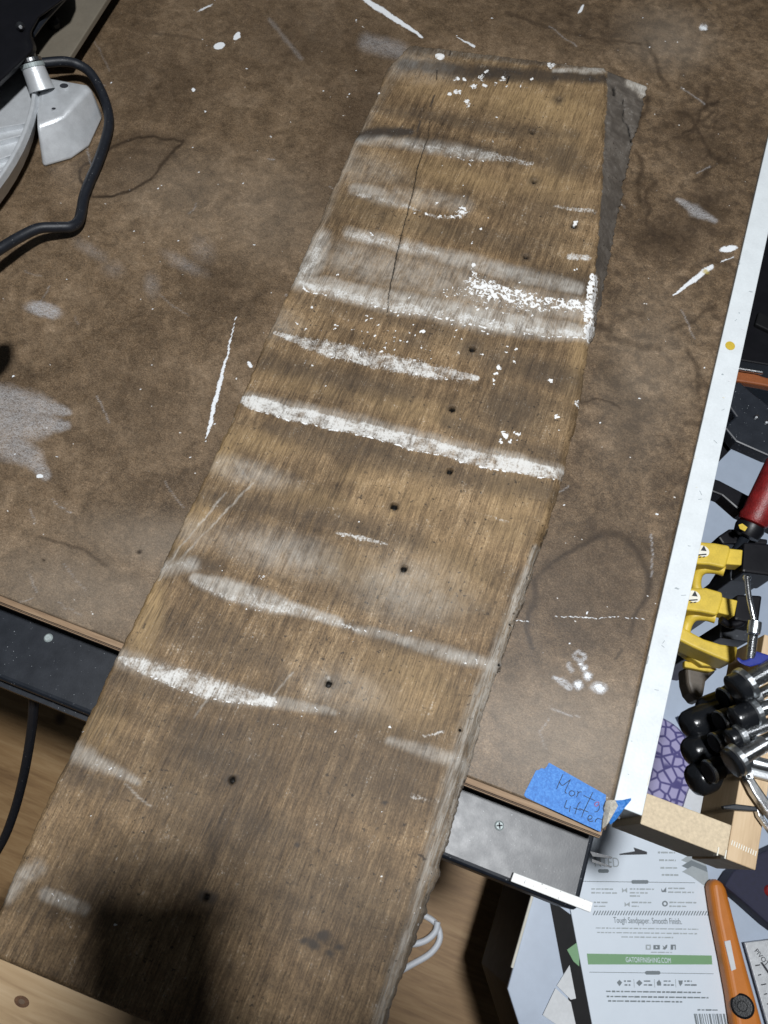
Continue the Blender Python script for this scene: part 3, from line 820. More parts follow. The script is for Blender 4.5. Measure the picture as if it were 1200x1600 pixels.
    side = np.zeros((NR, 1 + NS + NQ + 1)); side[~sel, 1 + NS:] = 0.6
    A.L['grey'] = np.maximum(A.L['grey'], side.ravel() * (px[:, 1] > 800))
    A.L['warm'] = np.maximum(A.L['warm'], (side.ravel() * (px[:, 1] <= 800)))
    # ---- relief
    Z = T[..., 2]
    topm = np.zeros((NR, 1 + NS + NQ + 1)); topm[:, 1:1 + NS] = 1
    arc = np.linspace(0, 1, NR)[:, None]
    wid = np.hypot(R[:, 0] - L[:, 0], R[:, 1] - L[:, 1])
    dl = (s[None] * wid[:, None]); dr = ((1 - s)[None] * wid[:, None])
    rl_ = 0.0022 + 0.0012 * fbm(rr * 0.08, rr * 0, 71)[:, None]
    dz = -0.0018 * (1 - np.clip(dl / rl_, 0, 1)) ** 2
    rrad = np.where(sel[:, None], 0.002, 0.0075)
    dz += -np.where(sel[:, None], 0.001, 0.006) * (1 - np.clip(dr / rrad, 0, 1)) ** 2
    Lm = np.hypot(np.diff(L[:, 0], prepend=L[0, 0]), np.diff(L[:, 1], prepend=L[0, 1])).cumsum()
    dfar = (Lm[-1] - Lm)[:, None]
    dz += -0.0018 * (1 - np.clip(dfar / 0.012, 0, 1)) ** 1.6
    dnear = Lm[:, None]
    dz += -0.002 * (1 - np.clip(dnear / 0.003, 0, 1)) ** 2
    gx, gy = X[:, 1:1 + NS], Y[:, 1:1 + NS]
    dz += 0.0010 * (fbm(gx * 14, gy * 22, 81) - 0.5) + 0.0005 * (fbm(gx * 320, gy * 26, 83) - 0.5)
    g = A.L['grey'].reshape(NR, -1)[:, 1:1 + NS]
    dz += -g * 0.0022 * fbm(gx * 420, gy * 60, 87)
    dz += A.L['paint'].reshape(NR, -1)[:, 1:1 + NS] * 0.0002
    # rough right side
    cf = fbm(X[:, 1 + NS:] * 300, Y[:, 1 + NS:] * 120, 91) - 0.5
    T[:, 1 + NS:, 0] += cf * np.where(sel, 0.0007, 0.0022)[:, None]
    # nail holes
    pit = A.lay('pit')
    holes = [(873, 155, 1.9), (832, 207, 2.0), (835, 283, 2.0), (897, 353, 2.2), (822, 401, 2.0), (738, 545, 2.2), (707, 639, 2.1), (703, 736, 2.0), (616, 791, 2.3), (631, 888, 2.0), (513, 1068, 2.0), (362, 1219, 1.6), (322, 1402, 1.4), (882, 203, 0.9), (882, 234, 0.8), (660, 172, 1.2), (888, 101, 1.5), (800, 973, 0.9), (826, 900, 0.8), (783, 1035, 0.9), (862, 745, 0.9), (720, 1140, 1.0), (700, 1330, 1.0)]
    for x, y, r in holes:
        c = np.array(tuple(at(x, y, BT)))
        d = np.hypot(gx - c[0], (gy - c[1]) * 0.9)
        jg = 1 + 0.5 * (fbm(gx * 900, gy * 900, 93) - 0.5)
        m = 1 - sstep(r * 0.00085, r * 0.00128, d * jg)
        dz -= m * 0.009
        k = np.zeros((NR, 1 + NS + NQ + 1)); k[:, 1:1 + NS] = m
        pit[:] = np.maximum(pit, k.ravel())
        if r > 1.7:
            A.blob('dark', (x, y), 9, 7, 0.55, 0, 0.9)
    A.blob('warm', (614, 800), 3.5, 9, 1.0, 10, 0.5); A.blob('flake', (900, 347), 5, 4, 0.6); A.blob('wash', (514, 1061), 3, 6, 0.8)
    # the long drying crack and the split in the chamfer
    old = A.W
    A.W = A.P + np.stack([2.5 * (fbm(A.P[:, 1] * 0.06, A.P[:, 1] * 0, 5) - 0.5), np.zeros(len(A.P))], 1)
    A.stroke('crack', [(672, 185), (668, 215), (652, 262), (645, 300), (630, 355), (622, 390), (608, 455), (604, 500)], [0.4, 0.9, 1.1, 1.0, 1.1, 1.2, 1.1, 0.4], 1.0, 0.6)
    A.stroke('crack', [(683, 108), (682, 124)], 1.0, 0.9, 0.5)
    A.stroke('crack', [(792, 130), (796, 118)], 1.2, 0.9, 0.5)
    A.stroke('crack', [(975, 150), (975, 188), (982, 194), (985, 212), (987, 226)], [1.0, 1.4, 1.6, 1.6, 1.0], 1.0, 0.4)
    A.stroke('crack', [(960, 135), (961, 145)], 3, 0.8, 0.5)
    A.W = old
    ck = A.L['crack'].reshape(NR, -1)
    dz -= ck[:, 1:1 + NS] * 0.0016
    T[:, 1 + NS:-1, 2] -= ck[:, 1 + NS:-1] * 0.004
    pit[:] = np.maximum(pit, A.L['crack'] * 0.62)
    Z[:, 1:1 + NS] += dz
    Z[:, 1 + NS:-1] += dz[:, -1:] * np.linspace(1, 0, NQ)[None] - sel[:, None] * 0.0
    # end rows dropped to the underside
    T = np.concatenate([T[:1], T, T[-1:]], 0)
    T[0, :, 2] = Z0 + 0.001; T[-1, :, 2] = Z0 + 0.001
    T[0, :, 1] += 0.0006; T[-1, :, 1] -= 0.0004
    for k in list(A.L):
        a = A.L[k].reshape(NR, -1); A.L[k] = np.concatenate([a[:1], a, a[-1:]], 0).ravel()
    nr, nc = T.shape[:2]
    idx = np.arange(nr * nc).reshape(nr, nc)
    under = np.stack([idx[:-1, 0], idx[1:, 0], idx[1:, -1], idx[:-1, -1]], -1)
    org = (-0.09, 0.33, Z0)
    me = gridmesh('weathered_board', T.reshape(-1, 3), nr, nc, under, org)
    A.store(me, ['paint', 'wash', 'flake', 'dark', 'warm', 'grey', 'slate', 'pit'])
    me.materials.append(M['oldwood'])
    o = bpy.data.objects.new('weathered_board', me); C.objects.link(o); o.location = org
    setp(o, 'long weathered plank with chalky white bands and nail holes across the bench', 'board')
    return o
board = build_board()

# ------------------------------------------------------------------ blue masking tape with handwriting
def tp(x, y, dz=0.0006):        # point on the tape from its enlarged picture
    return at(800 + x / 5.714, 1160 + y / 5.714, dz)
tape = thing('masking_tape', tp(500, 500, 0), 'torn strip of blue masking tape with handwriting on the bench corner', 'tape')
def sheet(pts, th=0.0003):
    return slab(pts, th)
edge = [(330, 180), (312, 215), (290, 236), (262, 228), (240, 246), (215, 250), (190, 300), (150, 380), (118, 440), (108, 470), (125, 492)]
edge += [(x, 492 + (x - 125) * (800 - 492) / (792 - 125)) for x in (250, 400, 550, 700, 792)]
edge += [(800, 730), (806, 690), (812, 650), (826, 610), (822, 560), (836, 525)]
edge += [(x, 515 - (920 - x) * (515 - 180) / (920 - 330)) for x in (840, 700, 560, 440)]
mk('strip', sheet([tp(x, y) for x, y in edge]), M['tape'], tape)
# folded flap: adhesive side up, then the blue tip standing off the bench
def grid_sheet(rows, th=0.0003):
    nr, nc = len(rows), len(rows[0])
    V = [Vector(p) for r in rows for p in r]; n = len(V)
    V += [v - Vector((0, 0, th)) for v in V]
    Fc = []
    for i in range(nr - 1):
        for j in range(nc - 1):
            a, b, c, d = i * nc + j, i * nc + j + 1, (i + 1) * nc + j + 1, (i + 1) * nc + j
            Fc += [(a, b, c, d), (n + d, n + c, n + b, n + a)]
    ring = [j for j in range(nc)] + [i * nc + nc - 1 for i in range(1, nr)] + [(nr - 1) * nc + j for j in range(nc - 2, -1, -1)] + [i * nc for i in range(nr - 2, 0, -1)]
    for a, b in zip(ring, ring[1:] + ring[:1]): Fc.append((a, b, n + b, n + a))
    return V, Fc
mk('adhesive_fold', grid_sheet([[tp(838, 522, .001), tp(880, 515, .003), tp(935, 515, .0045)], [tp(824, 590, .001), tp(880, 580, .0045), tp(950, 560, .006)], [tp(814, 650, .001), tp(865, 640, .005), tp(915, 625, .006)], [tp(806, 770, .0008), tp(840, 745, .003), tp(870, 705, .004)]]), M['glue'], tape)
mk('folded_tip', grid_sheet([[tp(925, 518, .0048), tp(1000, 512, .007), tp(1062, 497, .010)], [tp(948, 565, .0062), tp(1005, 548, .0075), tp(1064, 515, .0102)], [tp(912, 630, .0062), tp(960, 610, .0065), tp(1010, 580, .0075)], [tp(866, 712, .0042), tp(880, 735, .002), tp(930, 690, .003)]]), M['tape'], tape)
mk('fold_line', tube([tp(838, 522, .0012), tp(816, 585, .0012), tp(826, 630, .0012), tp(808, 690, .0010), tp(800, 795, .0009)], 0.00030, 6), M['ink'], tape)
def pen(strokes, m, r=0.00024):
    for s in strokes:
        mk('pen_stroke', tube([tp(x, y, 0.00075) for x, y in s], r, 6, 5), M[m], tape, smooth=True)
pen([[(398, 415), (425, 350), (456, 285)], [(422, 352), (448, 384), (486, 360), (522, 332)], [(522, 332), (492, 395), (474, 440), (488, 456)],
     [(556, 438), (530, 432), (510, 452), (522, 476), (548, 474), (562, 452), (550, 436)],
     [(586, 432), (590, 455), (576, 490)], [(584, 462), (600, 444), (622, 442)],
     [(722, 446), (690, 510), (652, 592)], [(640, 474), (690, 498), (742, 520)],
     [(776, 545), (780, 585), (766, 612), (736, 622)],
     [(490, 515), (474, 560), (472, 582), (502, 594)], [(522, 570), (512, 622)], [(612, 530), (588, 560), (562, 640)], [(548, 584), (585, 596), (614, 606)],
     [(664, 566), (642, 610), (622, 668)], [(600, 588), (640, 606), (684, 622)],
     [(672, 684), (700, 686), (716, 668), (700, 650), (682, 664), (678, 690), (700, 706), (726, 700)], [(742, 712), (752, 684)], [(748, 696), (766, 680), (800, 688)]], 'ink')
pen([[(776, 532), (750, 536), (738, 556), (752, 570), (772, 556), (778, 534)]], 'ink_red')

# ------------------------------------------------------------------ clamp rack at the side of the bench
rack = thing('clamp_rack', (0.20, 0.45, Z0 - 0.07), 'wooden clamp rack with a white painted side fixed to the bench', 'rack')
xw0, xw1 = XR + 0.0002, XR + 0.0200
ywf = at(985, 1268).y
side = mk('side_board', abox(xw0, xw1, ywf, 1.24, Z0 - 0.075, Z0 + 0.001), M['white_paint'], rack, bevel=0.0006)
mk('yellow_paint_dot', slab(disc_pts(at(1141, 540, 0.0014), 0.0042, 0.0046, 20), 0.0003), M['yellow'], side)
for x, y, l, a in [(1068, 930, .004, .4), (1037, 1003, .003, 1.2), (1036, 1010, .0025, 2.8), (1077, 853, .002, .2), (1130, 640, .003, .8), (1118, 690, .004, 2.6), (1094, 780, .003, .5), (987, 1158, .0010, 0), (982, 1210, .001, 0), (1026, 1078, .003, .2), (1095, 770, .004, 2.2), (1150, 500, .003, 1.0)]:
    c = at(x, y, 0.00125); d = Vector((math.cos(a), math.sin(a), 0)) * l * 0.5; n = Vector((-d.y, d.x, 0)).normalized() * 0.00022
    mk('scuff', slab([c - d - n, c + d - n, c + d + n, c - d + n], 0.0001), M['ink_pale'], side)
random.seed(19)
for k in range(34):
    yv = random.uniform(ywf + 0.02, 0.62); xv = random.choice([xw0 + 0.0006, xw1 - 0.0010]) if k % 3 else random.uniform(xw0 + 0.003, xw1 - 0.003)
    l_, w2 = random.uniform(0.0008, 0.0045), random.uniform(0.0002, 0.0006)
    if k % 3 == 0: l_, w2 = w2 * 1.5, random.uniform(0.0004, 0.0022)
    z_ = Z0 + 0.00125
    mk('scuff', slab([(xv - w2, yv - l_, z_), (xv + w2 * 0.6, yv - l_ * 0.8, z_), (xv + w2, yv + l_ * 0.7, z_), (xv - w2 * 0.5, yv + l_, z_)], 0.0001), M[random.choice(['ink_pale', 'paper', 'paper', 'sticker'])], side)
pf0 = at(990, 1283).y; pf1 = at(1006, 1237).y
xr0, xr1 = at(1147, 1278).x, at(1187, 1328).x
mk('front_crosspiece', abox(xw1 + 0.0003, xr0 - 0.0004, pf0, pf1, Z0 - 0.065, Z0 - 0.0005), M['mdf'], rack, bevel=0.0007)
outer = mk('outer_rail', abox(xr0, xr1, pf0 - 0.0012, at(1196, 990).y, Z0 - 0.060, Z0 - 0.0012), M['pine_y'], rack, bevel=0.0007)
for k in range(11):                                            # saw chatter marks pressed into the outer rail
    c = Vector((xr0 + 0.0015 + 0.0016 * k, pf0 + 0.010 - 0.0001 * k, Z0 - 0.0008))
    mk('tool_mark', slab([c + Vector((-.0003, -.0016, 0)), c + Vector((.0003, -.0016, 0)), c + Vector((.0006, .0016, 0)), c + Vector((0, .0016, 0))], 0.0002), M['sticker'], outer)
for x in (at(1119, 1340).x, at(1131, 1345).x):
    mk('splinter', slab([(x, pf0 - 0.0014, Z0 + .0002), (x + .0008, pf0 - 0.0014, Z0 + .0002), (x + .0008, pf0 + 0.004, Z0 + .0002), (x, pf0 + 0.004, Z0 + .0002)], 0.006), M['sticker'], rack)

# ------------------------------------------------------------------ trigger clamps (yellow jaws)
def jaw_clamp(pts, tongue, body, dz, stick_px, label, sa):
    c = at(sum(p[0] for p in pts) / len(pts), sum(p[1] for p in pts) / len(pts), dz - 0.05)
    t = thing('trigger_clamp', c, label, 'clamp', 'yellow trigger clamps hanging in the rack')
    mk('jaw', pslab(pts, dz, 0.016), M['yellow'], t, bevel=0.0018, seg=3)
    mk('jaw_tongue', pslab(tongue, dz - 0.002, 0.012), M['yellow'], t, bevel=0.001)
    if body: mk('bar_housing', pslab(body, dz - 0.003, 0.034), M['black_plastic'], t, bevel=0.002)
    if stick_px:
        x, y, s = stick_px
        st = mk('warning_sticker', slab(disc_pts(at(x, y, dz + 0.0003), 0.0052 * s, 0.0048 * s, 20), 0.0003), M['sticker'], t)
        q = lambda dx, dy: at(x + dx, y + dy, dz + 0.0006)
        mk('warning_triangle', slab([q(-3, -1), q(2, -9), q(6, 0)], 0.0002), M['ink'], st)
        mk('print', slab([q(-7, 5), q(6, 4), q(6, 6), q(-7, 7)], 0.0002), M['ink'], st)
        mk('print', slab([q(-6, 9), q(-2, 8.5), q(-2, 10), q(-6, 10.5)], 0.0002), M['ink'], st)
        mk('print', slab([q(0, 8.5), q(4, 8), q(4, 9.5), q(0, 10)], 0.0002), M['ink'], st)
    return t
c1 = jaw_clamp([(1072, 843), (1094, 846), (1118, 848), (1140, 852), (1142, 860), (1136, 881), (1133, 887), (1110, 882), (1068, 879)],
               [(1134, 856), (1161, 859), (1159, 883), (1132, 881)], [(1163, 846), (1215, 850), (1215, 900), (1160, 893)], -0.012, (1098, 861, 1.0),
               'upper yellow jaw clamp with a white warning sticker beside the white board', 0)
mk('jaw_hook', tube([at(1132, 893, -.022), at(1118, 889, -.024), at(1100, 889, -.026), at(1090, 897, -.03), at(1087, 912, -.034), at(1090, 926, -.036)], 0.0042, 12), M['yellow'], c1, smooth=True)
mk('bar', pslab([(1140, 886), (1190, 893), (1190, 912), (1142, 906)], -0.035, 0.16), M['black_steel'], c1, bevel=0.001)
c2 = jaw_clamp([(1058, 916), (1076, 918), (1104, 918), (1129, 925), (1130, 936), (1124, 956), (1121, 961), (1098, 956), (1052, 950)],
               [(1122, 931), (1153, 938), (1148, 963), (1118, 956)], [(1152, 928), (1192, 930), (1186, 975), (1148, 968)], -0.016, (1084, 932, 1.0),
               'middle yellow jaw clamp with a worn beige warning sticker beside the white board', 0)
mk('jaw_hook', tube([at(1118, 966, -.026), at(1102, 962, -.028), at(1084, 963, -.03), at(1074, 974, -.034), at(1070, 990, -.036), at(1072, 1002, -.038)], 0.0042, 12), M['yellow'], c2, smooth=True)
mk('lever', tube([at(1126, 968, -.022), at(1140, 976, -.024), at(1158, 972, -.024), at(1162, 955, -.024), at(1160, 940, -.024)], 0.0030, 10), M['black_plastic'], c2, smooth=True)
mk('bar', pslab([(1126, 972), (1172, 985), (1170, 1003), (1125, 996)], -0.04, 0.15), M['black_steel'], c2, bevel=0.001)
c3 = thing('trigger_clamp', at(1105, 1020, -0.10), 'lowest yellow clamp with an oval recess and a brown pad', 'clamp', 'yellow trigger clamps hanging in the rack')
mk('jaw', pslab([(1062, 976), (1078, 986), (1100, 998), (1126, 1006), (1154, 1010), (1150, 1030), (1144, 1036), (1118, 1026), (1086, 1012), (1060, 999)], -0.030, 0.024), M['yellow'], c3, bevel=0.002, seg=3)
mk('lower_jaw', pslab([(1055, 1000), (1064, 1001), (1090, 1014), (1120, 1030), (1136, 1036), (1124, 1042), (1098, 1040), (1070, 1020), (1052, 1010)], -0.052, 0.012), M['yellow'], c3, bevel=0.0015)
mk('recess', slab(disc_pts(at(1104, 1026, -0.0505), 0.0128, 0.0040, 24, math.radians(-2)), 0.001), M['brown_pad'], c3)
mk('pad_plate', pslab([(1070, 1032), (1094, 1038), (1122, 1046), (1110, 1050), (1070, 1042)], -0.060, 0.006), M['yellow'], c3, bevel=0.001)
mk('rubber_pad', pslab([(1072, 1040), (1098, 1044), (1122, 1046), (1112, 1056), (1104, 1064), (1101, 1082), (1097, 1097), (1088, 1093), (1079, 1082), (1074, 1066)], -0.066, 0.020), M['brown_pad'], c3, bevel=0.003, seg=3)

# F-clamp handles and spindles: black grips, steel collars, threaded rods
def grip_clamp(end, dz, vec, r, label, L=0.085, collar=True, rod=0.0, tilt=-0.10, steel=False):
    p0 = at(end[0], end[1], dz)
    d2 = at(end[0] + vec[0], end[1] + vec[1], dz) - p0
    d = (d2.normalized() + Vector((0, 0, tilt))).normalized()
    t = thing('bar_clamp', p0 - Vector((0, 0, r)), label, 'clamp', 'bar clamp handles bundled in the rack')
    if steel:
        mk('cap', lathe(p0, p0 + d * L, [(0, r * 0.3), (0, r * 0.82), (0.02, r * 0.95), (0.20, r * 0.97), (0.22, r * 0.8), (1, r * 0.8)], 28), M['black_plastic'], t, smooth=True)
        mk('rim', lathe(p0 + d * 0.0008, p0 + d * 0.0034, [(0, r * 0.93), (0.3, r * 1.05), (0.7, r * 1.05), (1, r * 0.96)], 28), M['steel'], t, smooth=True)
    else:
        mk('grip', lathe(p0, p0 + d * L, [(0, r * 0.15), (0, r * 0.55), (0.02, r * 0.80), (0.06, r * 0.95), (0.14, r), (0.5, r * 0.94), (0.93, r * 0.98), (1, r * 0.8)], 28), M['rubber'], t, smooth=True)
    if rod > 0:
        a, b = p0 + d * L * 0.98, p0 + d * (L + rod)
        prof = []
        n = int(rod / 0.0011)
        rr_ = r * 0.55
        for i in range(n):
            prof += [(i / n, rr_), ((i + .5) / n, rr_ * 0.86)]
        mk('collar', lathe(a - d * 0.004, a + d * 0.001, [(0, r * 0.98), (0.2, r * 1.06), (0.9, r * 1.06), (1, r * 0.9), (1, r * 0.6)], 28), M['zinc'], t, smooth=False)
        mk('threaded_rod', lathe(a, b, prof, 18), M['steel'], t)
    return t
UR = (30, -13)
grip_clamp((1096, 1114), -0.045, UR, 0.0108, 'black clamp grip highest of the bundle of rounded grips', 0.065)
grip_clamp((1070, 1137), -0.040, UR, 0.0116, 'black clamp grip reaching farthest towards the white board', 0.075)
grip_clamp((1073, 1180), -0.038, UR, 0.0116, 'black clamp grip above the lowest of the bundle', 0.075)
grip_clamp((1080, 1223), -0.036, UR, 0.0120, 'lowest black rounded clamp grip of the bundle', 0.070)
grip_clamp((1122, 1129), -0.016, UR, 0.0080, 'black cap with a bright steel rim under the threaded rods', 0.05, steel=True)
grip_clamp((1114, 1162), -0.014, UR, 0.0072, 'small steel capped spindle between two black grips', 0.05, steel=True)
grip_clamp((1105, 1207), -0.016, UR, 0.0082, 'steel capped spindle against the lowest black grip', 0.05, steel=True)
grip_clamp((1128, 1092), -0.025, (30, -16), 0.0078, 'dark steel cap below the blue clamp', 0.05, steel=True)
grip_clamp((1146, 1080), 0.016, (30, -18), 0.0112, 'upper thick black grip with a threaded rod', 0.012, rod=0.05, tilt=0.10)
grip_clamp((1146, 1126), 0.014, (30, -12), 0.0092, 'middle black grip with a bright threaded rod', 0.018, rod=0.05, tilt=0.06)
grip_clamp((1138, 1157), 0.012, (30, -12), 0.0074, 'slim black grip with a fine threaded rod below the middle one', 0.011, rod=0.05, tilt=0.06)
grip_clamp((1140, 1194), 0.020, (30, -18), 0.0100, 'lower thick black grip with a zinc collar and threaded rod', 0.008, rod=0.022, tilt=0.06)
grip_clamp((1156, 1100), 0.004, (30, -15), 0.0072, 'short black grip tucked between the upper and middle threaded rods', 0.014, rod=0.05, tilt=0.05)
grip_clamp((1160, 1172), 0.004, (30, -14), 0.0066, 'short black grip tucked under the lower threaded rod', 0.012, rod=0.05, tilt=0.05)
rod = mk('steel_bar', lathe(at(1172, 1190, 0.008), at(1230, 1204, 0.008), [(0, 0.0018), (0.02, 0.0042), (0.06, 0.0046), (1, 0.0046)], 20), M['zinc'], smooth=True)
setp(rod, 'smooth shiny steel bar below the threaded rods', 'bar')

th = thing('tommy_bar_clamp', at(1175, 1010, -0.06), 'steel clamp screw with a thin tommy bar and a blue casting', 'clamp')
mk('tommy_bar', tube([at(1167, 903, 0.020), at(1170, 930, 0.020), at(1174, 950, 0.020), at(1178, 968, 0.019)], 0.0019, 12), M['steel'], th, smooth=True)
mk('ball_end', lathe(at(1167, 899, 0.019), at(1167.5, 907, 0.019), [(0, 0.001), (0.1, 0.0024), (0.5, 0.0031), (0.9, 0.0024), (1, 0.0012)], 16), M['steel'], th, smooth=True)
mk('screw_head', lathe(at(1180, 970, 0.014), at(1177, 992, 0.012), [(0, 0.0030), (0.05, 0.0046), (0.5, 0.0048), (0.9, 0.0044), (1, 0.003)], 20), M['zinc'], th, smooth=True)
pr = []
for i in range(22): pr += [(i / 22, 0.0034), ((i + .5) / 22, 0.0030)]
mk('clamp_screw', lathe(at(1177, 992, 0.012), at(1172, 1032, 0.002), pr, 18), M['steel'], th)
mk('blue_casting', loft([[at(x, y, 0.006) for x, y in q] for q in ([(1150, 1030), (1156, 1036), (1164, 1040), (1172, 1042), (1188, 1038), (1215, 1046), (1215, 1028), (1190, 1020), (1176, 1016), (1170, 1030), (1160, 1032), (1153, 1026)],)] + [[at(x, y, -0.0008) for x, y in [(1150, 1030), (1156, 1036), (1164, 1040), (1172, 1042), (1188, 1038), (1215, 1046), (1215, 1028), (1190, 1020), (1176, 1016), (1170, 1030), (1160, 1032), (1153, 1026)]]]), M['blue'], th, bevel=0.0012)

pl_ = thing('pliers', at(1180, 1240, -0.02), 'worn steel pliers lying on the outer rail of the rack', 'pliers')
mk('handle', pslab([(1164, 1206), (1174, 1207), (1186, 1226), (1200, 1246), (1216, 1262), (1216, 1292), (1196, 1266), (1178, 1240), (1168, 1220)], 0.010, 0.008), M['steel'], pl_, bevel=0.0014)
mk('jaw', pslab([(1160, 1203), (1174, 1200), (1215, 1212), (1215, 1222), (1176, 1212)], 0.007, 0.007), M['cast_alu'], pl_, bevel=0.001)
mk('blade', pslab([(1130, 1259), (1150, 1256), (1182, 1260), (1184, 1268), (1150, 1266), (1132, 1264)], 0.006, 0.005), M['black_steel'], pl_, bevel=0.0008)
mk('blade', pslab([(1182, 1262), (1192, 1274), (1210, 1300), (1206, 1304), (1186, 1276)], 0.006, 0.005), M['steel'], pl_, bevel=0.0006)
mk('rivet', lathe(at(1170, 1213, 0.0098), at(1170, 1213, 0.0112), [(0, 0.0026), (0.8, 0.0026), (1, 0.0016)], 18), M['zinc'], pl_)
mk('rivet_hole', lathe(at(1170, 1213, 0.0110), at(1170, 1213, 0.0114), [(0, 0.0011), (1, 0.0011)], 14), M['ink'], pl_)

# screwdriver with a red handle
sd = thing('screwdriver', at(1185, 790, -0.12), 'screwdriver with a thick scuffed red handle and dark collar', 'screwdriver')
a, b = at(1174, 820, -0.045), at(1226, 716, -0.020)
mk('handle', lathe(a, b, [(0, 0.0090), (0.03, 0.0118), (0.10, 0.0130), (0.17, 0.0118), (0.24, 0.0122), (0.9, 0.0128), (1, 0.010)], 24), M['red'], sd, smooth=True)
d = (a - b).normalized()
mk('collar', lathe(a, a + d * 0.012, [(0, 0.0115), (0.3, 0.012), (0.9, 0.0105), (1, 0.006)], 24), M['black_plastic'], sd, smooth=True)
mk('yellow_print', slab([at(x, y, -0.031) for x, y in [(1154, 820), (1160, 818), (1168, 824), (1164, 830), (1156, 826)]], 0.0004), M['yellow'], sd)
mk('shaft', lathe(a + d * 0.011, a + d * 0.09 + Vector((0, 0, -0.05)), [(0, 0.0042), (1, 0.0038)], 14), M['black_steel'], sd, smooth=True)

# darker tools farther back in the rack
def tool(name, label, cat, parts):
    p = parts[0][1]
    t = thing(name, at(p[0][0], p[0][1], parts[0][2] - parts[0][3]), label, cat)
    for nm, pts, dz, thk, m in parts: mk(nm, pslab(pts, dz, thk), M[m], t, bevel=0.0016)
    return t
tool('pry_bar', 'flat orange painted pry bar behind the white board', 'pry bar', [('bar', [(1146, 577), (1172, 580), (1192, 588), (1240, 600), (1240, 612), (1190, 601), (1146, 594)], -0.05, 0.008, 'shaded_orange'), ('edge_strip', [(1150, 571), (1194, 579), (1194, 583), (1150, 576)], -0.045, 0.004, 'steel')])
tool('black_bar_clamp', 'black steel clamp with two bright rivets behind the white board', 'clamp', [('arm', [(1140, 600), (1156, 596), (1176, 614), (1200, 632), (1240, 650), (1240, 720), (1200, 712), (1150, 690), (1132, 668), (1150, 650), (1136, 630)], -0.05, 0.014, 'black_steel'), ('jaw', [(1126, 678), (1146, 688), (1144, 700), (1128, 716), (1118, 728), (1110, 724)], -0.07, 0.012, 'black_plastic'), ('handle', [(1104, 744), (1124, 750), (1166, 772), (1196, 786), (1220, 800), (1220, 828), (1186, 812), (1158, 800), (1128, 774), (1102, 764)], -0.06, 0.016, 'black_plastic')])
rv = bpy.data.objects['black_bar_clamp']
for x, y in [(1182, 652), (1198, 660)]:
    mk('rivet', lathe(at(x, y, -0.0505), at(x, y, -0.047), [(0, 0.0026), (0.6, 0.0024), (1, 0.001)], 16), M['zinc'], rv, smooth=True)
tool('toolbox_lid', 'large black toolbox lid deep behind the white board', 'toolbox', [('lid', [(1120, 470), (1185, 200), (1420, 230), (1380, 590), (1200, 570), (1140, 560)], -0.14, 0.04, 'black_plastic'), ('latch', [(1186, 486), (1240, 512), (1230, 530), (1180, 506)], -0.135, 0.01, 'cart_side')])
tool('dark_clamp_body', 'black clamp body under the red screwdriver handle', 'clamp', [('body', [(1122, 838), (1140, 826), (1156, 826), (1166, 838), (1200, 842), (1200, 850), (1160, 848), (1130, 850)], -0.055, 0.03, 'black_plastic')])

# ------------------------------------------------------------------ low cart beside the bench and what lies on it
CZ = -0.42
cart = thing('tool_cart', (0.55, 0.2, 0), 'low cart with a pale bluish top and black sides', 'cart')
ctop = [(880, 1250), (838, 1378), (793, 1545), (862, 1760), (1700, 2000), (1900, 300), (1180, 120), (1060, 520)]
ct = [at(x, y, CZ) for x, y in ctop]
mk('top_sheet', slab(ct, 0.006), M['melamine'], cart, bevel=0.001)
cc = sum(ct, Vector()) / len(ct)
mk('cabinet', slab([p + (cc - p) * 0.004 - Vector((0, 0, 0.0065)) for p in ct], 0.20), M['cart_side'], cart)
for p in (ct[1], ct[3], ct[4], ct[5]):
    q = p + (cc - p) * 0.10
    mk('leg', abox(q.x - 0.015, q.x + 0.015, q.y - 0.015, q.y + 0.015, 0.0, Z0 + CZ - 0.2066), M['cart_side'], cart)
e0, e1 = at(834, 1392, CZ + 0.003), at(800, 1512, CZ + 0.003)
mk('edge_trim', tube([e0, e0.lerp(e1, 0.5), e1], 0.0016, 8), M['sticker'], cart)

# sandpaper pack
PZ = CZ + 0.004
pack = thing('sandpaper_pack', at(1010, 1480, CZ), 'white sandpaper pack printed with a green band lying on the cart', 'package')
pA, pB = at(925, 1600, PZ), at(1145, 1604, PZ)
ux = (pB - pA).normalized(); uy = Vector((-ux.y, ux.x, 0))
mk('card', slab([at(x, y, PZ) for x, y in [(862, 1262), (1080, 1262), (1092, 1330), (1108, 1398), (1116, 1462), (1124, 1480), (1145, 1604), (1180, 1790), (960, 1785), (925, 1600), (893, 1430)]], 0.0036), M['card'], pack, bevel=0.0006)
def quad(pts, m, name='print', dz=0.0003, parent=pack):
    return mk(name, slab([at(x, y, PZ + dz) for x, y in pts], 0.0002), M[m], parent)
def hbar(x0, x1, y, h, m, name='print', dz=0.0003, sl=0.013):
    quad([(x0, y - h / 2), (x1, y - h / 2 + (x1 - x0) * sl), (x1, y + h / 2 + (x1 - x0) * sl), (x0, y + h / 2)], m, name, dz)
def pill(x, y, w, h, m='ink_grey'):
    pts = [(x + (w - h) / 2 * (1 if math.cos(t) > 0 else -1) + h / 2 * math.cos(t), y + h / 2 * math.sin(t)) for t in [2 * math.pi * (i + .5) / 16 for i in range(16)]]
    quad(pts, m, 'printed_badge', 0.0006)
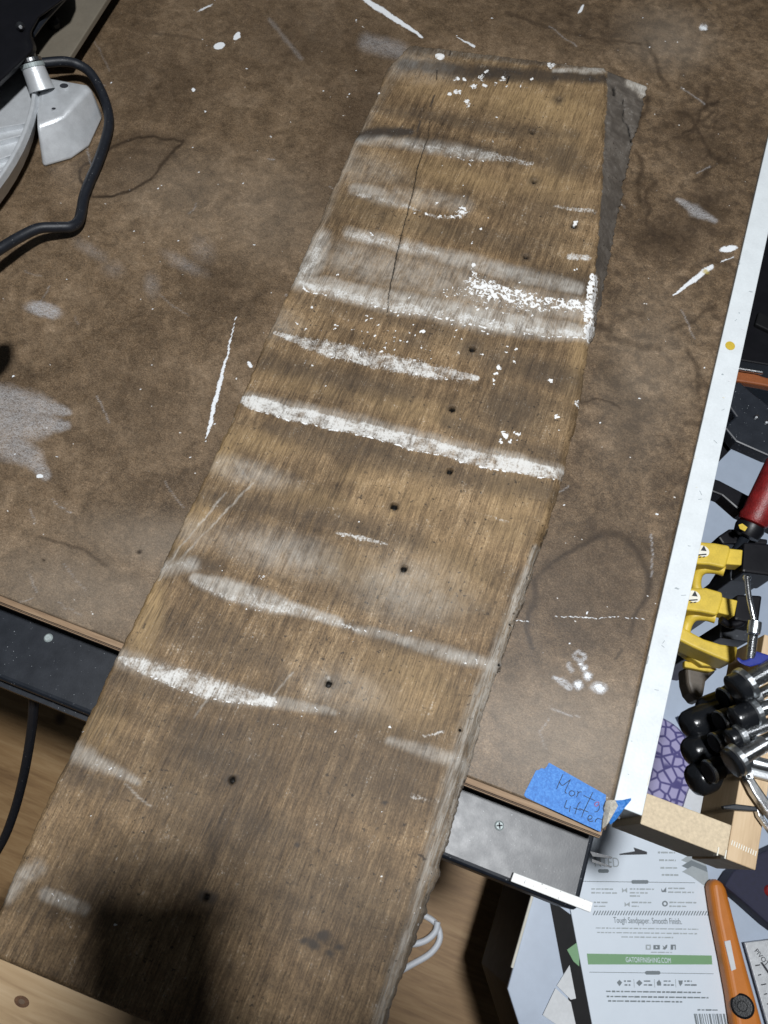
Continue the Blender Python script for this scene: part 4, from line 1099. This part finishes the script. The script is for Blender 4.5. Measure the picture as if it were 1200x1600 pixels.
def words(rows, m, h=2.0, sl=0.013):
    V = ([], [])
    for x0, x1, y in rows:
        x = x0
        while x < x1 - 1:
            wv = random.uniform(3, 11); xe = min(x1, x + wv)
            yy = y + (x - x0) * sl; hh = h * random.uniform(0.75, 1.1)
            V = join(V, slab([at(a_, b_, PZ + 0.0003) for a_, b_ in [(x, yy - hh / 2), (xe, yy - hh / 2), (xe, yy + hh / 2), (x, yy + hh / 2)]], 0.0002))
            x = xe + random.uniform(1.0, 2.0)
    o = mk('small_print', V, M[m], pack); return o
def text(s, px, py, width_px, m, name, parent=pack, z=PZ, dz=0.0005, axis=None, ytop=None, sx=1.0):
    cu = bpy.data.curves.new(name, 'FONT'); cu.body = s; cu.align_x = 'CENTER'; cu.align_y = 'CENTER'
    cu.size = 0.01; cu.extrude = 0.0001
    o = bpy.data.objects.new('tmp', cu); C.objects.link(o)
    bpy.context.view_layer.update()
    me = bpy.data.meshes.new_from_object(o.evaluated_get(bpy.context.evaluated_depsgraph_get()))
    C.objects.unlink(o); bpy.data.objects.remove(o)
    xs = [v.co.x for v in me.vertices]; wd = max(xs) - min(xs)
    ax = (axis or ux); ay = Vector((-ax.y, ax.x, 0))
    p0 = at(px - width_px / 2, py, z); W = (at(px + width_px / 2, py, z) - p0).length
    k = W / wd
    c = at(px, py, z + dz) - ORG[parent.name]
    for v in me.vertices:
        q = c + ax * (v.co.x * k) + ay * (v.co.y * k * sx) + Vector((0, 0, v.co.z))
        v.co = q
    me.materials.append(M[m])
    o = bpy.data.objects.new(name, me); C.objects.link(o); o.parent = parent
    ORG[o.name] = ORG[parent.name]
    return o
# head of the pack
quad([(968, 1334), (992, 1330), (990, 1324), (1011, 1331), (1011, 1335), (968, 1336)], 'ink', 'printed_arrow')
text('NTED', 948, 1348, 38, 'ink_pale', 'printed_heading', sx=1.3)
pill(943, 1361, 17, 6)
words([(1028, 1055, 1332), (1030, 1056, 1344), (1032, 1058, 1356), (1034, 1060, 1367)], 'ink_pale', 3)
for k, m in enumerate(['ink_pale', 'ink_grey', 'ink_pale']):
    y = 1341 + 9 * k
    quad([(1064 + k, y + 3), (1078 + k * 2, y - 6), (1102 + k * 2, y + 4), (1104 + k * 2, y + 14 + (16 if k == 2 else 0)), (1080, y + 10)], m, 'printed_chevron', 0.0003 + 0.0003 * k)
hbar(905, 1086, 1377, 1.0, 'ink_grey', 'printed_rule'); pill(1000, 1378, 27, 6)
words([(924, 958, 1389), (924, 964, 1395), (984, 1022, 1389), (984, 1014, 1395), (984, 1000, 1400), (1044, 1070, 1388), (1044, 1084, 1394), (928, 950, 1410), (928, 946, 1416), (987, 1018, 1410), (987, 998, 1416), (1046, 1088, 1410), (1046, 1074, 1416)], 'ink_pale', 2.4)
for x, y in [(976, 1391), (980, 1413)]:
    quad([(x - 4, y - 4), (x - 1, y), (x + 4, y - 4), (x + 4, y + 4), (x, y + 1), (x - 4, y + 4)], 'ink_pale', 'printed_icon')
quad([(1033, 1388), (1036, 1392), (1041, 1386), (1041, 1394), (1034, 1394)], 'ink_grey', 'printed_icon')
ring = [(1039 + 4.6 * math.cos(t), 1412 + 4.6 * math.sin(t)) for t in [2 * math.pi * i / 16 for i in range(16)]]
quad(ring, 'ink_grey', 'printed_icon'); quad([(1039 + (x - 1039) * .5, 1412 + (y - 1412) * .5) for x, y in ring], 'card', 'printed_icon', 0.0006)
V = ([], [])
for k in range(44):
    x = 926 + k * 4.25; y = 1427 + k * 0.01
    V = join(V, slab([at(a_, b_, PZ + .0003) for a_, b_ in [(x, y + 3), (x + 1.7, y + 3), (x + 5, y - 4), (x + 3.3, y - 4)]], .0002))
mk('printed_hatching', V, M['ink_grey'], pack)
text('Tough Sandpaper. Smooth Finish.', 1012, 1439, 106, 'ink_grey', 'printed_slogan', sx=1.5)
words([(931, 1091, 1450), (933, 1089, 1457), (971, 1052, 1464)], 'ink_pale', 2.0)
quad([(917, 1490), (1112, 1493), (1113, 1507), (919, 1507)], 'ink_green', 'printed_green_band')
text('GATORFINISHING.COM', 1013, 1500.5, 70, 'card', 'printed_web_address', dz=0.0007, sx=1.5)
# small round-cornered icons over the band
for k, x in enumerate([1013, 1026, 1039, 1052]):
    y = 1480
    if k == 0:
        quad([(x - 4, y - 4), (x + 4, y - 4), (x + 4, y + 4), (x - 4, y + 4)], 'ink_pale', 'printed_icon'); quad([(x - 2, y - 2), (x + 2, y - 2), (x + 2, y + 2), (x - 2, y + 2)], 'card', 'printed_icon', .0006)
    elif k == 1:
        quad([(x - 5, y - 3.4), (x + 5, y - 3.4), (x + 5, y + 3.6), (x - 5, y + 3.6)], 'ink_grey', 'printed_icon'); quad([(x - 1.3, y - 2), (x + 2, y), (x - 1.3, y + 2)], 'card', 'printed_icon', .0006)
    elif k == 2:
        quad([(x - 4, y - 3), (x, y), (x + 1, y - 3), (x + 4, y - 4), (x + 3, y + 1), (x, y + 4), (x - 4, y + 3), (x - 2, y + 1)], 'ink_grey', 'printed_icon')
    else:
        quad([(x - 4, y - 4), (x + 4, y - 4), (x + 4, y + 4), (x - 4, y + 4)], 'ink_grey', 'printed_icon'); quad([(x, y - 2), (x + 2, y - 2), (x + 2, y + 4), (x, y + 4)], 'card', 'printed_icon', .0006)
words([(1017, 1050, 1488)], 'ink_pale', 1.8)
hbar(921, 1115, 1519, 0.9, 'ink_grey', 'printed_rule'); pill(1020, 1520, 24, 6)
for k, x in enumerate([968, 999, 1030, 1063]):
    y = 1536
    pts = [[(x - 4, y - 1), (x, y - 5), (x + 4, y - 1), (x + 3, y + 1), (x, y + 5), (x - 3, y + 1)], [(x - 5, y), (x, y - 5), (x + 5, y), (x, y + 5)], [(x - 3, y + 4), (x - 4, y - 1), (x, y - 5), (x + 3, y - 1), (x + 3, y + 4)], [(x - 3, y - 4), (x + 4, y - 4), (x + 3, y + 1), (x, y + 5), (x - 2, y + 1)]][k]
    quad(pts, 'ink_grey', 'printed_icon')
words([(975, 986, 1533), (976, 985, 1539), (1006, 1019, 1533), (1006, 1019, 1539), (1037, 1048, 1533), (1037, 1053, 1539), (1069, 1081, 1533), (1070, 1089, 1539)], 'ink_grey', 2.4)
for x in (990, 1022, 1055): quad([(x, 1530), (x + .8, 1530), (x + 1.6, 1543), (x + .8, 1543)], 'ink_pale', 'printed_rule')
words([(947, 1095, 1549), (948, 1107, 1557), (950, 1066, 1564)], 'ink_grey', 2.5)
words([(1090, 1123, 1578)], 'ink_grey', 2.2)
V = ([], []); x = 1084
while x < 1132:
    wv = random.choice([0.8, 1.3, 2.2, 3.0])
    V = join(V, slab([at(a_, b_, PZ + .0003) for a_, b_ in [(x, 1584), (x + wv, 1584), (x + wv + 6, 1616), (x + 6, 1616)]], .0002)); x += wv + random.choice([0.9, 1.4, 2.2])
mk('printed_barcode', V, M['ink_grey'], pack)

# orange handled tool
ot = thing('orange_multitool', at(1150, 1500, CZ), 'orange plastic tool handle with a round black button on the cart', 'tool')
hp = [(1110, 1378), (1122, 1374), (1135, 1380), (1143, 1412), (1156, 1464), (1171, 1520), (1186, 1572), (1204, 1640), (1215, 1700), (1165, 1700), (1150, 1610), (1143, 1560), (1132, 1500), (1118, 1432)]
hz = CZ + 0.026
mk('handle', slab([at(x, y, hz) for x, y in hp], 0.022), M['orange'], ot, bevel=0.007, seg=5)
for p in bpy.data.objects['handle'].data.polygons: pass
mk('button', lathe(at(1160, 1572, hz - 0.001), at(1160, 1572, hz + 0.003), [(0, 0.0118), (0.7, 0.0116), (1, 0.0096), (1, 0.005), (0.8, 0.0044)], 28), M['rubber'], ot)
mk('label_plate', slab([at(x, y, hz + 0.0008) for x, y in [(1132, 1471), (1141, 1469), (1150, 1514), (1143, 1517)]], 0.001), M['paper'], ot)

# speed square
sq = thing('speed_square', at(1195, 1520, CZ), 'silver metal layout square with stamped scale beside the orange handle', 'square')
mk('plate', pslab([(1164, 1473), (1260, 1461), (1330, 1760), (1245, 1760)], CZ + 0.012, 0.004), M['cast_alu'], sq, bevel=0.0006)
pax = (at(1199, 1506, CZ + .012) - at(1180, 1482, CZ + .012)).normalized()
text('PIVOT', 1190, 1496, 25, 'ink', 'stamped_word', sq, CZ + 0.012, 0.0003, pax, sx=1.1)
for k in range(7):
    y = 1508 + k * 15; x = 1180 + k * 4.6; l = 8 if k % 2 == 0 else 5
    mk('scale_tick', slab([at(a_, b_, CZ + 0.0123) for a_, b_ in [(x, y), (x + l, y - 1.5), (x + l, y + 0.3), (x, y + 1.8)]], 0.0002), M['ink'], sq)
mk('scale_slot', slab([at(a_, b_, CZ + 0.0123) for a_, b_ in [(1188, 1504), (1191, 1503), (1206, 1524), (1204, 1527)]], 0.0002), M['ink'], sq)

bagp = [(1146, 1362), (1178, 1338), (1260, 1300), (1300, 1420), (1250, 1480), (1204, 1446), (1168, 1414), (1132, 1384)]
bag = thing('tool_bag', at(1190, 1390, CZ), 'dark navy tool case with a red button behind the orange handle', 'case')
mk('case', pslab(bagp, CZ + 0.03, 0.028), M['navy'], bag, bevel=0.003)
mk('button', lathe(at(1203, 1392, CZ + 0.029), at(1203, 1392, CZ + 0.034), [(0, 0.0064), (0.7, 0.006), (1, 0.003)], 20), M['red'], bag, smooth=True)

# purple cushion with pebble print
pu = [(955, 1120), (1000, 1112), (1040, 1124), (1066, 1144), (1082, 1172), (1084, 1205), (1074, 1240), (1058, 1272), (1000, 1290), (950, 1200)]
pz = CZ + 0.03
def inset(pts, k): 
    cx_ = sum(p[0] for p in pts) / len(pts); cy_ = sum(p[1] for p in pts) / len(pts)
    return [(cx_ + (x - cx_) * k, cy_ + (y - cy_) * k) for x, y in pts]
pp = [(v.x, v.y) for v in spline([Vector((x, y, 0)) for x, y in pu + pu[:1]], 5)][:-1]
cu_ = mk('pebble_print_mat', loft([[at(x, y, CZ) for x, y in inset(pp, 0.98)], [at(x, y, CZ + 0.012) for x, y in inset(pp, 1.0)], [at(x, y, CZ + 0.017) for x, y in inset(pp, 0.96)], [at(x, y, CZ + 0.019) for x, y in inset(pp, 0.6)]]), M['purple'], smooth=True)
setp(cu_, 'purple foam pad printed with lavender pebbles below the clamp rack', 'pad')
for pts, lab, dz in [([(1062, 1118), (1096, 1104), (1118, 1160), (1092, 1180)], 'white paper slip tucked between the purple pad and the black grips', 0.021), ([(1070, 1236), (1120, 1210), (1150, 1320), (1064, 1300)], 'white paper sheet beneath the crosspiece of the clamp rack', 0.003)]:
    pap = mk('paper_sheet', pslab(pts, CZ + dz, 0.0008), M['paper']); setp(pap, lab, 'paper')
for pts, lab, dz, m in [([(868, 1544), (892, 1566), (905, 1625), (848, 1586)], 'grey white sanding sheet at the bottom left of the cart', 0.003, 'paper'), ([(870, 1540), (890, 1508), (900, 1560), (892, 1562)], 'small white sanding sheet tucked under the sandpaper pack', 0.0022, 'paper'), ([(886, 1484), (905, 1470), (905, 1510), (896, 1502)], 'green corner of a card under the sandpaper pack', 0.0028, 'ink_green')]:
    pap = mk('sanding_sheet', pslab(pts, CZ + dz, 0.0008), M[m]); setp(pap, lab, 'sheet')
gap = mk('dark_gap_sheet', pslab([(858, 1404), (893, 1430), (925, 1600), (960, 1785), (930, 1785), (896, 1600), (876, 1500)], CZ + 0.0012, 0.0010), M['cart_side'])  # dark sheet painting in the shade of the gap beside the pack
setp(gap, 'dark sheet standing in for the shaded gap left of the sandpaper pack', 'gap sheet')

# ------------------------------------------------------------------ pine stool under the near end of the plank
stool = thing('pine_stool', at(120, 1650, -0.86), 'knotty pine stool top just below the near end of the plank', 'stool')
SZ = -0.20
sa, sb = at(-160, 1420, SZ), at(420, 1660, SZ)
sx_ = (sb - sa).normalized(); sy_ = Vector((sx_.y, -sx_.x, 0)); sl_ = (sb - sa).length
def knotty():
    t = NT('knotty_pine')
    v = t.coord((1, 1, 1), (0, 0, -math.atan2(sx_.y, sx_.x)))
    vs_ = t.coord((9, 110, 9), (0, 0, -math.atan2(sx_.y, sx_.x)))
    a = t.noise(vs_, 1.0, 5.0, 0.6, 0.8)
    c = t.ramp(a, [(0.3, (0.36, 0.235, 0.125)), (0.5, (0.47, 0.325, 0.18)), (0.7, (0.55, 0.40, 0.24))])
    t.bump(a, 0.1, 0.0006)
    return t.out(c, 0.5)
M['knotty'] = knotty()
for k in range(2):
    o0_ = sa + sy_ * (0.131 * k)
    seat = mk('seat_plank', slab([o0_, o0_ + sx_ * sl_, o0_ + sx_ * sl_ + sy_ * 0.13, o0_ + sy_ * 0.13], 0.02), M['knotty'], stool, bevel=0.0015)
M['knot'] = wood('knot', (0.06, 0.025, 0.010), (0.12, 0.055, 0.022), (0.20, 0.10, 0.045), 300, 300)
kc = at(34, 1565, SZ)
for r_, m_, z_ in [(0.0066, 'knot', 0.0001), (0.0028, 'ply_dark', 0.0002)]:
    mk('knot', slab(disc_pts(kc + Vector((0, 0, z_)), r_, r_ * 0.6, 18, math.atan2(sx_.y, sx_.x)), 0.0004), M[m_], stool)
for u_ in (0.03, sl_ - 0.03):
    for w_ in (0.03, 0.23):
        q = sa + sx_ * u_ + sy_ * w_
        mk('leg', abox(q.x - 0.018, q.x + 0.018, q.y - 0.018, q.y + 0.018, 0.0, Z0 + SZ - 0.0202), M['knotty'], stool)

# ------------------------------------------------------------------ cables
lc = mk('black_cable', tube([at(52, 1050, -0.10), at(53, 1085, -0.11), at(51, 1125, -0.14), at(44, 1175, -0.18), at(34, 1225, -0.22), at(20, 1275, -0.26), at(0, 1322, -0.30), at(-40, 1380, -0.36), at(-120, 1460, -0.5)], 0.0042, 12), M['cord'], smooth=True)
setp(lc, 'black cable hanging from the steel rail at the left of the plank', 'cable')
FZ = -Z0 + 0.006
wc = mk('white_cable', tube([at(560, 1560, FZ), at(600, 1532, FZ), at(640, 1509, FZ), at(672, 1490, FZ), at(687, 1468, FZ), at(683, 1446, FZ), at(666, 1432, FZ), at(640, 1424, FZ), at(610, 1440, FZ), at(612, 1466, FZ + .008), at(640, 1475, FZ + .010), at(664, 1470, FZ + .010), at(680, 1456, FZ + .010), at(684, 1440, FZ + .011)], 0.0048, 12), M['white_rubber'], smooth=True)
setp(wc, 'white cable looped on the floor beside the plank', 'cable')

# ------------------------------------------------------------------ mitre saw at the upper left
saw = thing('mitre_saw', at(0, 150), 'silver and black mitre saw at the far left of the bench', 'saw')
EZ = 0.031
bot = [(67, 263), (88, 257), (112, 250), (140, 231), (161, 185), (150, 160), (80, 150), (60, 170)]
bev = [(59, 206), (80, 198), (103, 188), (124, 166), (145, 142), (137, 133), (71, 121), (57, 152)]
tpp = [(57, 195), (80, 188), (99, 181), (117, 161), (137, 139), (132, 134), (73, 124), (60, 153)]
base = mk('base_ear', loft([[at(x, y, 0.0003) for x, y in bot], [at(x, y, EZ - 0.004) for x, y in bev], [at(x, y, EZ) for x, y in tpp]]), M['cast_alu'], saw, smooth=True, bevel=0.0040, seg=4)
for x, y, rx in [(100, 134, 0.0042), (84, 170, 0.0022)]:
    mk('bolt_hole', slab(disc_pts(at(x, y, EZ + 0.0004), rx, rx * 0.8, 20), 0.0003), M['ink'], base)
    mk('hole_rim', tube(disc_pts(at(x, y, EZ + 0.0003), rx * 1.12, rx * 0.95, 24) + disc_pts(at(x, y, EZ + 0.0003), rx * 1.12, rx * 0.95, 24)[:1], 0.0005, 6, smooth=False), M['cast_alu'], base)
pp0, pp1 = at(66, 142, EZ), at(52, 106, 0.046)
post = mk('pivot_post', lathe(pp0, pp1, [(0, 0.0122), (0.12, 0.0118), (0.25, 0.0114), (1, 0.0105)], 28), M['cast_alu'], saw, smooth=True)
dpp = (pp1 - pp0).normalized()
mk('washer', lathe(pp1, pp1 + dpp * 0.0035, [(0, 0.0112), (1, 0.0112)], 28), M['dull_zinc'], post)
mk('washer', lathe(pp1 + dpp * 0.0045, pp1 + dpp * 0.0075, [(0, 0.0104), (1, 0.0104)], 28), M['steel'], post)
# turntable: rim through three picture points
def circ3(a, b, c):
    ax, ay, bx, by, cx_, cy_ = a.x, a.y, b.x, b.y, c.x, c.y
    D = 2 * (ax * (by - cy_) + bx * (cy_ - ay) + cx_ * (ay - by))
    u = ((ax * ax + ay * ay) * (by - cy_) + (bx * bx + by * by) * (cy_ - ay) + (cx_ * cx_ + cy_ * cy_) * (ay - by)) / D
    v = ((ax * ax + ay * ay) * (cx_ - bx) + (bx * bx + by * by) * (ax - cx_) + (cx_ * cx_ + cy_ * cy_) * (bx - ax)) / D
    return Vector((u, v, 0)), math.hypot(ax - u, ay - v)
cen, rad = circ3(at(56, 144, 0.034), at(38, 212, 0.034), at(0, 278, 0.034))
cen.z = Z0
prof = [(0.008, rad * 0.97), (0.028, rad + 0.001), (0.034, rad), (0.0345, rad - 0.003), (0.033, rad - 0.004), (0.026, rad - 0.005), (0.0245, rad * 0.5), (0.0245, 0.01)]
n = 96
loops = [[cen + Vector((r * math.cos(2 * math.pi * i / n), r * math.sin(2 * math.pi * i / n), z)) for i in range(n)] for z, r in prof]
tt = mk('turntable', loft(loops), M['cast_alu'], saw, smooth=False, bevel=0.0008)
for k, (p, q) in enumerate([((-40, 205), (42, 190)), ((-40, 228), (40, 208)), ((-40, 260), (18, 240)), ((-60, 300), (5, 262))]):
    a, b = at(p[0], p[1], 0.031), at(q[0], q[1], 0.031); nn = Vector((-(b - a).y, (b - a).x, 0)).normalized() * 0.0016
    mk('rib', slab([a - nn, b - nn, b + nn, a + nn], 0.008), M['cast_alu'], tt, bevel=0.0005)
# fence, motor housing, knob
FZ_ = 0.024
fence = mk('fence_plate', pslab([(109, 89), (210, -68), (150, -120), (20, -20), (40, 62), (62, 91)], FZ_, 0.006), M['fence_alu'], saw, bevel=0.001)
fb = at(86, 41, FZ_)
mk('fence_knob', lathe(fb, fb + Vector((0, 0, 0.008)), [(0, 0.0066), (0.6, 0.0062), (1, 0.004)], 20), M['black_plastic'], fence)
hs = [(-150, -140), (60, -140), (118, -12), (66, 26), (50, 54), (59, 79), (36, 102), (0, 136), (-60, 190), (-150, 230)]
house = mk('motor_housing', loft([[at(x, y, 0.036) for x, y in hs], [at(x, y, 0.050) for x, y in inset(hs, 0.99)], [at(x, y, 0.062) for x, y in inset(hs, 0.90)]]), M['black_plastic'], saw, bevel=0.004, seg=3)
mk('housing_screw', lathe(at(32, 42, 0.055), at(32, 42, 0.068), [(0, 0.0045), (0.7, 0.004), (1, 0.0015)], 18), M['steel'], house, smooth=True)
mk('guard_edge', tube([at(50, 54, 0.052), at(70, 28, 0.052), at(105, -10, 0.052)], 0.003, 8), M['black_steel'], house)
mk('handle_arm', tube([at(-60, 180, 0.09), at(-110, 330, 0.12), at(-90, 430, 0.12), at(-48, 478, 0.11)], 0.014, 14), M['black_plastic'], saw, smooth=True)
mk('handle_grip', lathe(at(-58, 462, 0.112), at(-28, 478, 0.104), [(0, 0.008), (0.15, 0.019), (0.6, 0.020), (1, 0.012)], 24), M['rubber'], saw, smooth=True)

cordp = [(40, 100, .030), (70, 98, .030), (100, 96, .027), (122, 101, .022), (141, 114, .018), (157, 140, .013), (168, 170, .009), (170, 195, .007), (163, 225, .006), (152, 256, .006), (140, 283, .006), (131, 308, .006), (127, 330, .007), (122, 346, .009), (110, 354, .012), (90, 355, .015), (60, 357, .019), (30, 371, .022), (0, 389, .026), (-40, 415, .030), (-90, 440, .03)]
sc = mk('power_cord', tube([at(x, y, z) for x, y, z in cordp], 0.0046, 14), M['cord'], smooth=True)
setp(sc, 'thick black power cord curling out from the mitre saw', 'cord')

# ------------------------------------------------------------------ the photographer, standing behind the lens (source of the shadow on the near end)
R3 = [Vector(RIGHT), Vector(DOWN), Vector(FWD)]
CV = Vector(CAM)
def cp(r, d, f):                 # metres to the right of / below / ahead of the lens
    return CV + R3[0] * r + R3[1] * d + R3[2] * f
def rounded(w, h, r, n=6):
    out = []
    for cx_, cy_, a0 in [(w / 2 - r, h / 2 - r, 0), (-w / 2 + r, h / 2 - r, 90), (-w / 2 + r, -h / 2 + r, 180), (w / 2 - r, -h / 2 + r, 270)]:
        for k in range(n + 1):
            a = math.radians(a0 + 90 * k / n); out.append((cx_ + r * math.cos(a), cy_ + r * math.sin(a)))
    return out
phone = thing('phone', cp(-0.026, 0.055, -0.010), 'black phone held up above the near end of the plank', 'phone')
oc = rounded(0.078, 0.158, 0.012)
mk('phone_body', loft([[cp(-0.024 + x, 0.060 + y, f) for x, y in oc] for f in (-0.0065, -0.0145)]), M['black_plastic'], phone, bevel=0.002)
mk('screen', loft([[cp(-0.024 + x * 0.95, 0.060 + y * 0.975, f) for x, y in oc] for f in (-0.0146, -0.0149)]), M['ink'], phone)

M['skin'] = basic('skin', (0.50, 0.29, 0.20), 0.5, var=0.12, scale=80, bump=0.15)
M['shirt'] = basic('shirt_cloth', (0.030, 0.035, 0.045), 0.85, var=0.2, scale=300, bump=0.4)
M['jeans'] = basic('jeans_cloth', (0.030, 0.050, 0.095), 0.85, var=0.25, scale=300, bump=0.4)
M['hair'] = basic('hair', (0.030, 0.020, 0.013), 0.6, var=0.4, scale=300, bump=0.8)
def skinned(name, chains, mat, parent, sub=2):
    """chains: lists of (point, radius); a chain may start on an existing joint"""
    V, E_, Rr, key = [], [], [], {}
    for ch in chains:
        prev = None
        for p, r in ch:
            k = tuple(round(c, 4) for c in p)
            if k not in key:
                key[k] = len(V); V.append(Vector(p)); Rr.append(r)
            i = key[k]
            if prev is not None and prev != i: E_.append((prev, i))
            prev = i
    o0 = ORG[parent.name]
    me = bpy.data.meshes.new(name); me.from_pydata([v - o0 for v in V], E_, [])
    o = bpy.data.objects.new(name, me); C.objects.link(o); o.parent = parent; ORG[o.name] = o0
    m = o.modifiers.new('skin', 'SKIN')
    for i, sv in enumerate(me.skin_vertices[0].data):
        sv.radius = (Rr[i], Rr[i]); sv.use_root = (i == 0)
    sd_ = o.modifiers.new('sub', 'SUBSURF'); sd_.levels = sub; sd_.render_levels = sub
    m.use_smooth_shade = True
    me.materials.append(mat)
    return o
px0, py0 = 0.24, -0.42                                   # where the person stands
B3 = lambda x, y, z: Vector((px0 + x, py0 + y, z))
person = thing('person', (px0, py0, 0), 'person in dark shirt and jeans leaning over the bench, phone in right hand', 'person')
wrist = cp(0.105, 0.140, -0.034)
palm = cp(0.056, 0.094, -0.032)
elbow = B3(0.26, 0.06, 1.12)
shR, shL = B3(0.15, 0.17, 1.41), B3(-0.22, 0.15, 1.41)
pel, belly, chest, neck = B3(0, -0.06, 0.95), B3(-0.01, 0.0, 1.10), B3(-0.04, 0.12, 1.30), B3(-0.10, 0.26, 1.50)
headb, head, crown = B3(-0.12, 0.31, 1.58), B3(-0.14, 0.36, 1.66), B3(-0.14, 0.36, 1.74)
lel, lwr, lh = B3(-0.30, 0.05, 1.14), B3(-0.28, 0.08, 0.90), B3(-0.27, 0.10, 0.82)
body = [[(pel, 0.13), (belly, 0.13), (chest, 0.145), (neck, 0.058), (headb, 0.070), (head, 0.088), (crown, 0.070)],
        [(chest, 0.145), (shR, 0.060), (elbow, 0.044), (wrist, 0.031), (palm, 0.034)],
        [(chest, 0.145), (shL, 0.060), (lel, 0.044), (lwr, 0.028), (lh, 0.032)],
        [(pel, 0.13), (B3(0.10, -0.05, 0.85), 0.095), (B3(0.12, -0.02, 0.48), 0.060), (B3(0.12, -0.06, 0.10), 0.042), (B3(0.13, 0.06, 0.045), 0.036)],
        [(pel, 0.13), (B3(-0.10, -0.05, 0.85), 0.095), (B3(-0.12, -0.02, 0.48), 0.060), (B3(-0.12, -0.06, 0.10), 0.042), (B3(-0.13, 0.06, 0.045), 0.036)]]
for k in range(4):                                       # four fingers curled round the back edge of the phone
    y = 0.062 + 0.021 * k; l = [0.92, 1.0, 0.96, 0.82][k]
    body.append([(palm, 0.034), (cp(0.034, y, -0.030), 0.0105), (cp(0.024, y - 0.004, -0.020), 0.0095), (cp(0.026, y - 0.006, -0.006), 0.0090), (cp(0.024 - 0.014 * l, y - 0.008, 0.001 - 0.006), 0.0080)])
body.append([(palm, 0.034), (cp(0.030, 0.085, -0.034), 0.012), (cp(0.012, 0.060, -0.032), 0.0105), (cp(-0.006, 0.045, -0.027), 0.009)])
for k in range(4):
    f = Vector((-0.018 + 0.018 * k, 0.02, -0.07 - 0.006 * (k in (1, 2))))
    body.append([(lh, 0.032), (lh + f * 0.6, 0.010), (lh + f + Vector((0, 0.015, -0.01)), 0.008)])
body.append([(lh, 0.032), (lh + Vector((0.035, 0.03, -0.02)), 0.011), (lh + Vector((0.042, 0.045, -0.05)), 0.009)])
skinned('body', body, M['skin'], person)
skinned('shirt', [[(B3(0, -0.06, 0.93), 0.150), (belly, 0.152), (chest, 0.168), (B3(-0.07, 0.20, 1.42), 0.085)],
                  [(chest, 0.168), (shR, 0.080), (shR.lerp(elbow, 0.55), 0.066)], [(chest, 0.168), (shL, 0.080), (shL.lerp(lel, 0.55), 0.066)]], M['shirt'], person)
skinned('trousers', [[(B3(0, -0.06, 0.97), 0.142), (B3(0, -0.055, 0.90), 0.142)],
                     [(B3(0, -0.055, 0.90), 0.142), (B3(0.10, -0.05, 0.82), 0.108), (B3(0.12, -0.02, 0.48), 0.078), (B3(0.12, -0.06, 0.09), 0.064)],
                     [(B3(0, -0.055, 0.90), 0.142), (B3(-0.10, -0.05, 0.82), 0.108), (B3(-0.12, -0.02, 0.48), 0.078), (B3(-0.12, -0.06, 0.09), 0.064)]], M['jeans'], person)
HD = Vector((-0.14, 0.28, 0.04))
H3 = lambda x, y, z: B3(x, y, z) + HD
skinned('hair', [[(H3(0, 0.055, 1.665), 0.082), (H3(0, 0.06, 1.705), 0.080)], [(H3(0, 0.055, 1.665), 0.082), (H3(0, 0.02, 1.61), 0.068)]], M['hair'], person)
for sg in (-1, 1):
    skinned('shoe', [[(B3(0.125 * sg, -0.09, 0.045), 0.043), (B3(0.13 * sg, 0.02, 0.045), 0.044), (B3(0.135 * sg, 0.12, 0.038), 0.036)]], M['black_plastic'], person)
    skinned('eye', [[(H3(0.030 * sg, 0.150, 1.615), 0.011), (H3(0.030 * sg, 0.156, 1.612), 0.008)]], M['ink'], person, 1)
    skinned('ear', [[(H3(0.086 * sg, 0.07, 1.62), 0.014), (H3(0.090 * sg, 0.065, 1.59), 0.010)]], M['skin'], person, 1)
skinned('nose', [[(H3(0, 0.160, 1.61), 0.008), (H3(0, 0.174, 1.585), 0.012)]], M['skin'], person, 1)
skinned('mouth', [[(H3(-0.022, 0.146, 1.560), 0.005), (H3(0, 0.152, 1.560), 0.006), (H3(0.022, 0.146, 1.560), 0.005)]], M['red'], person, 1)
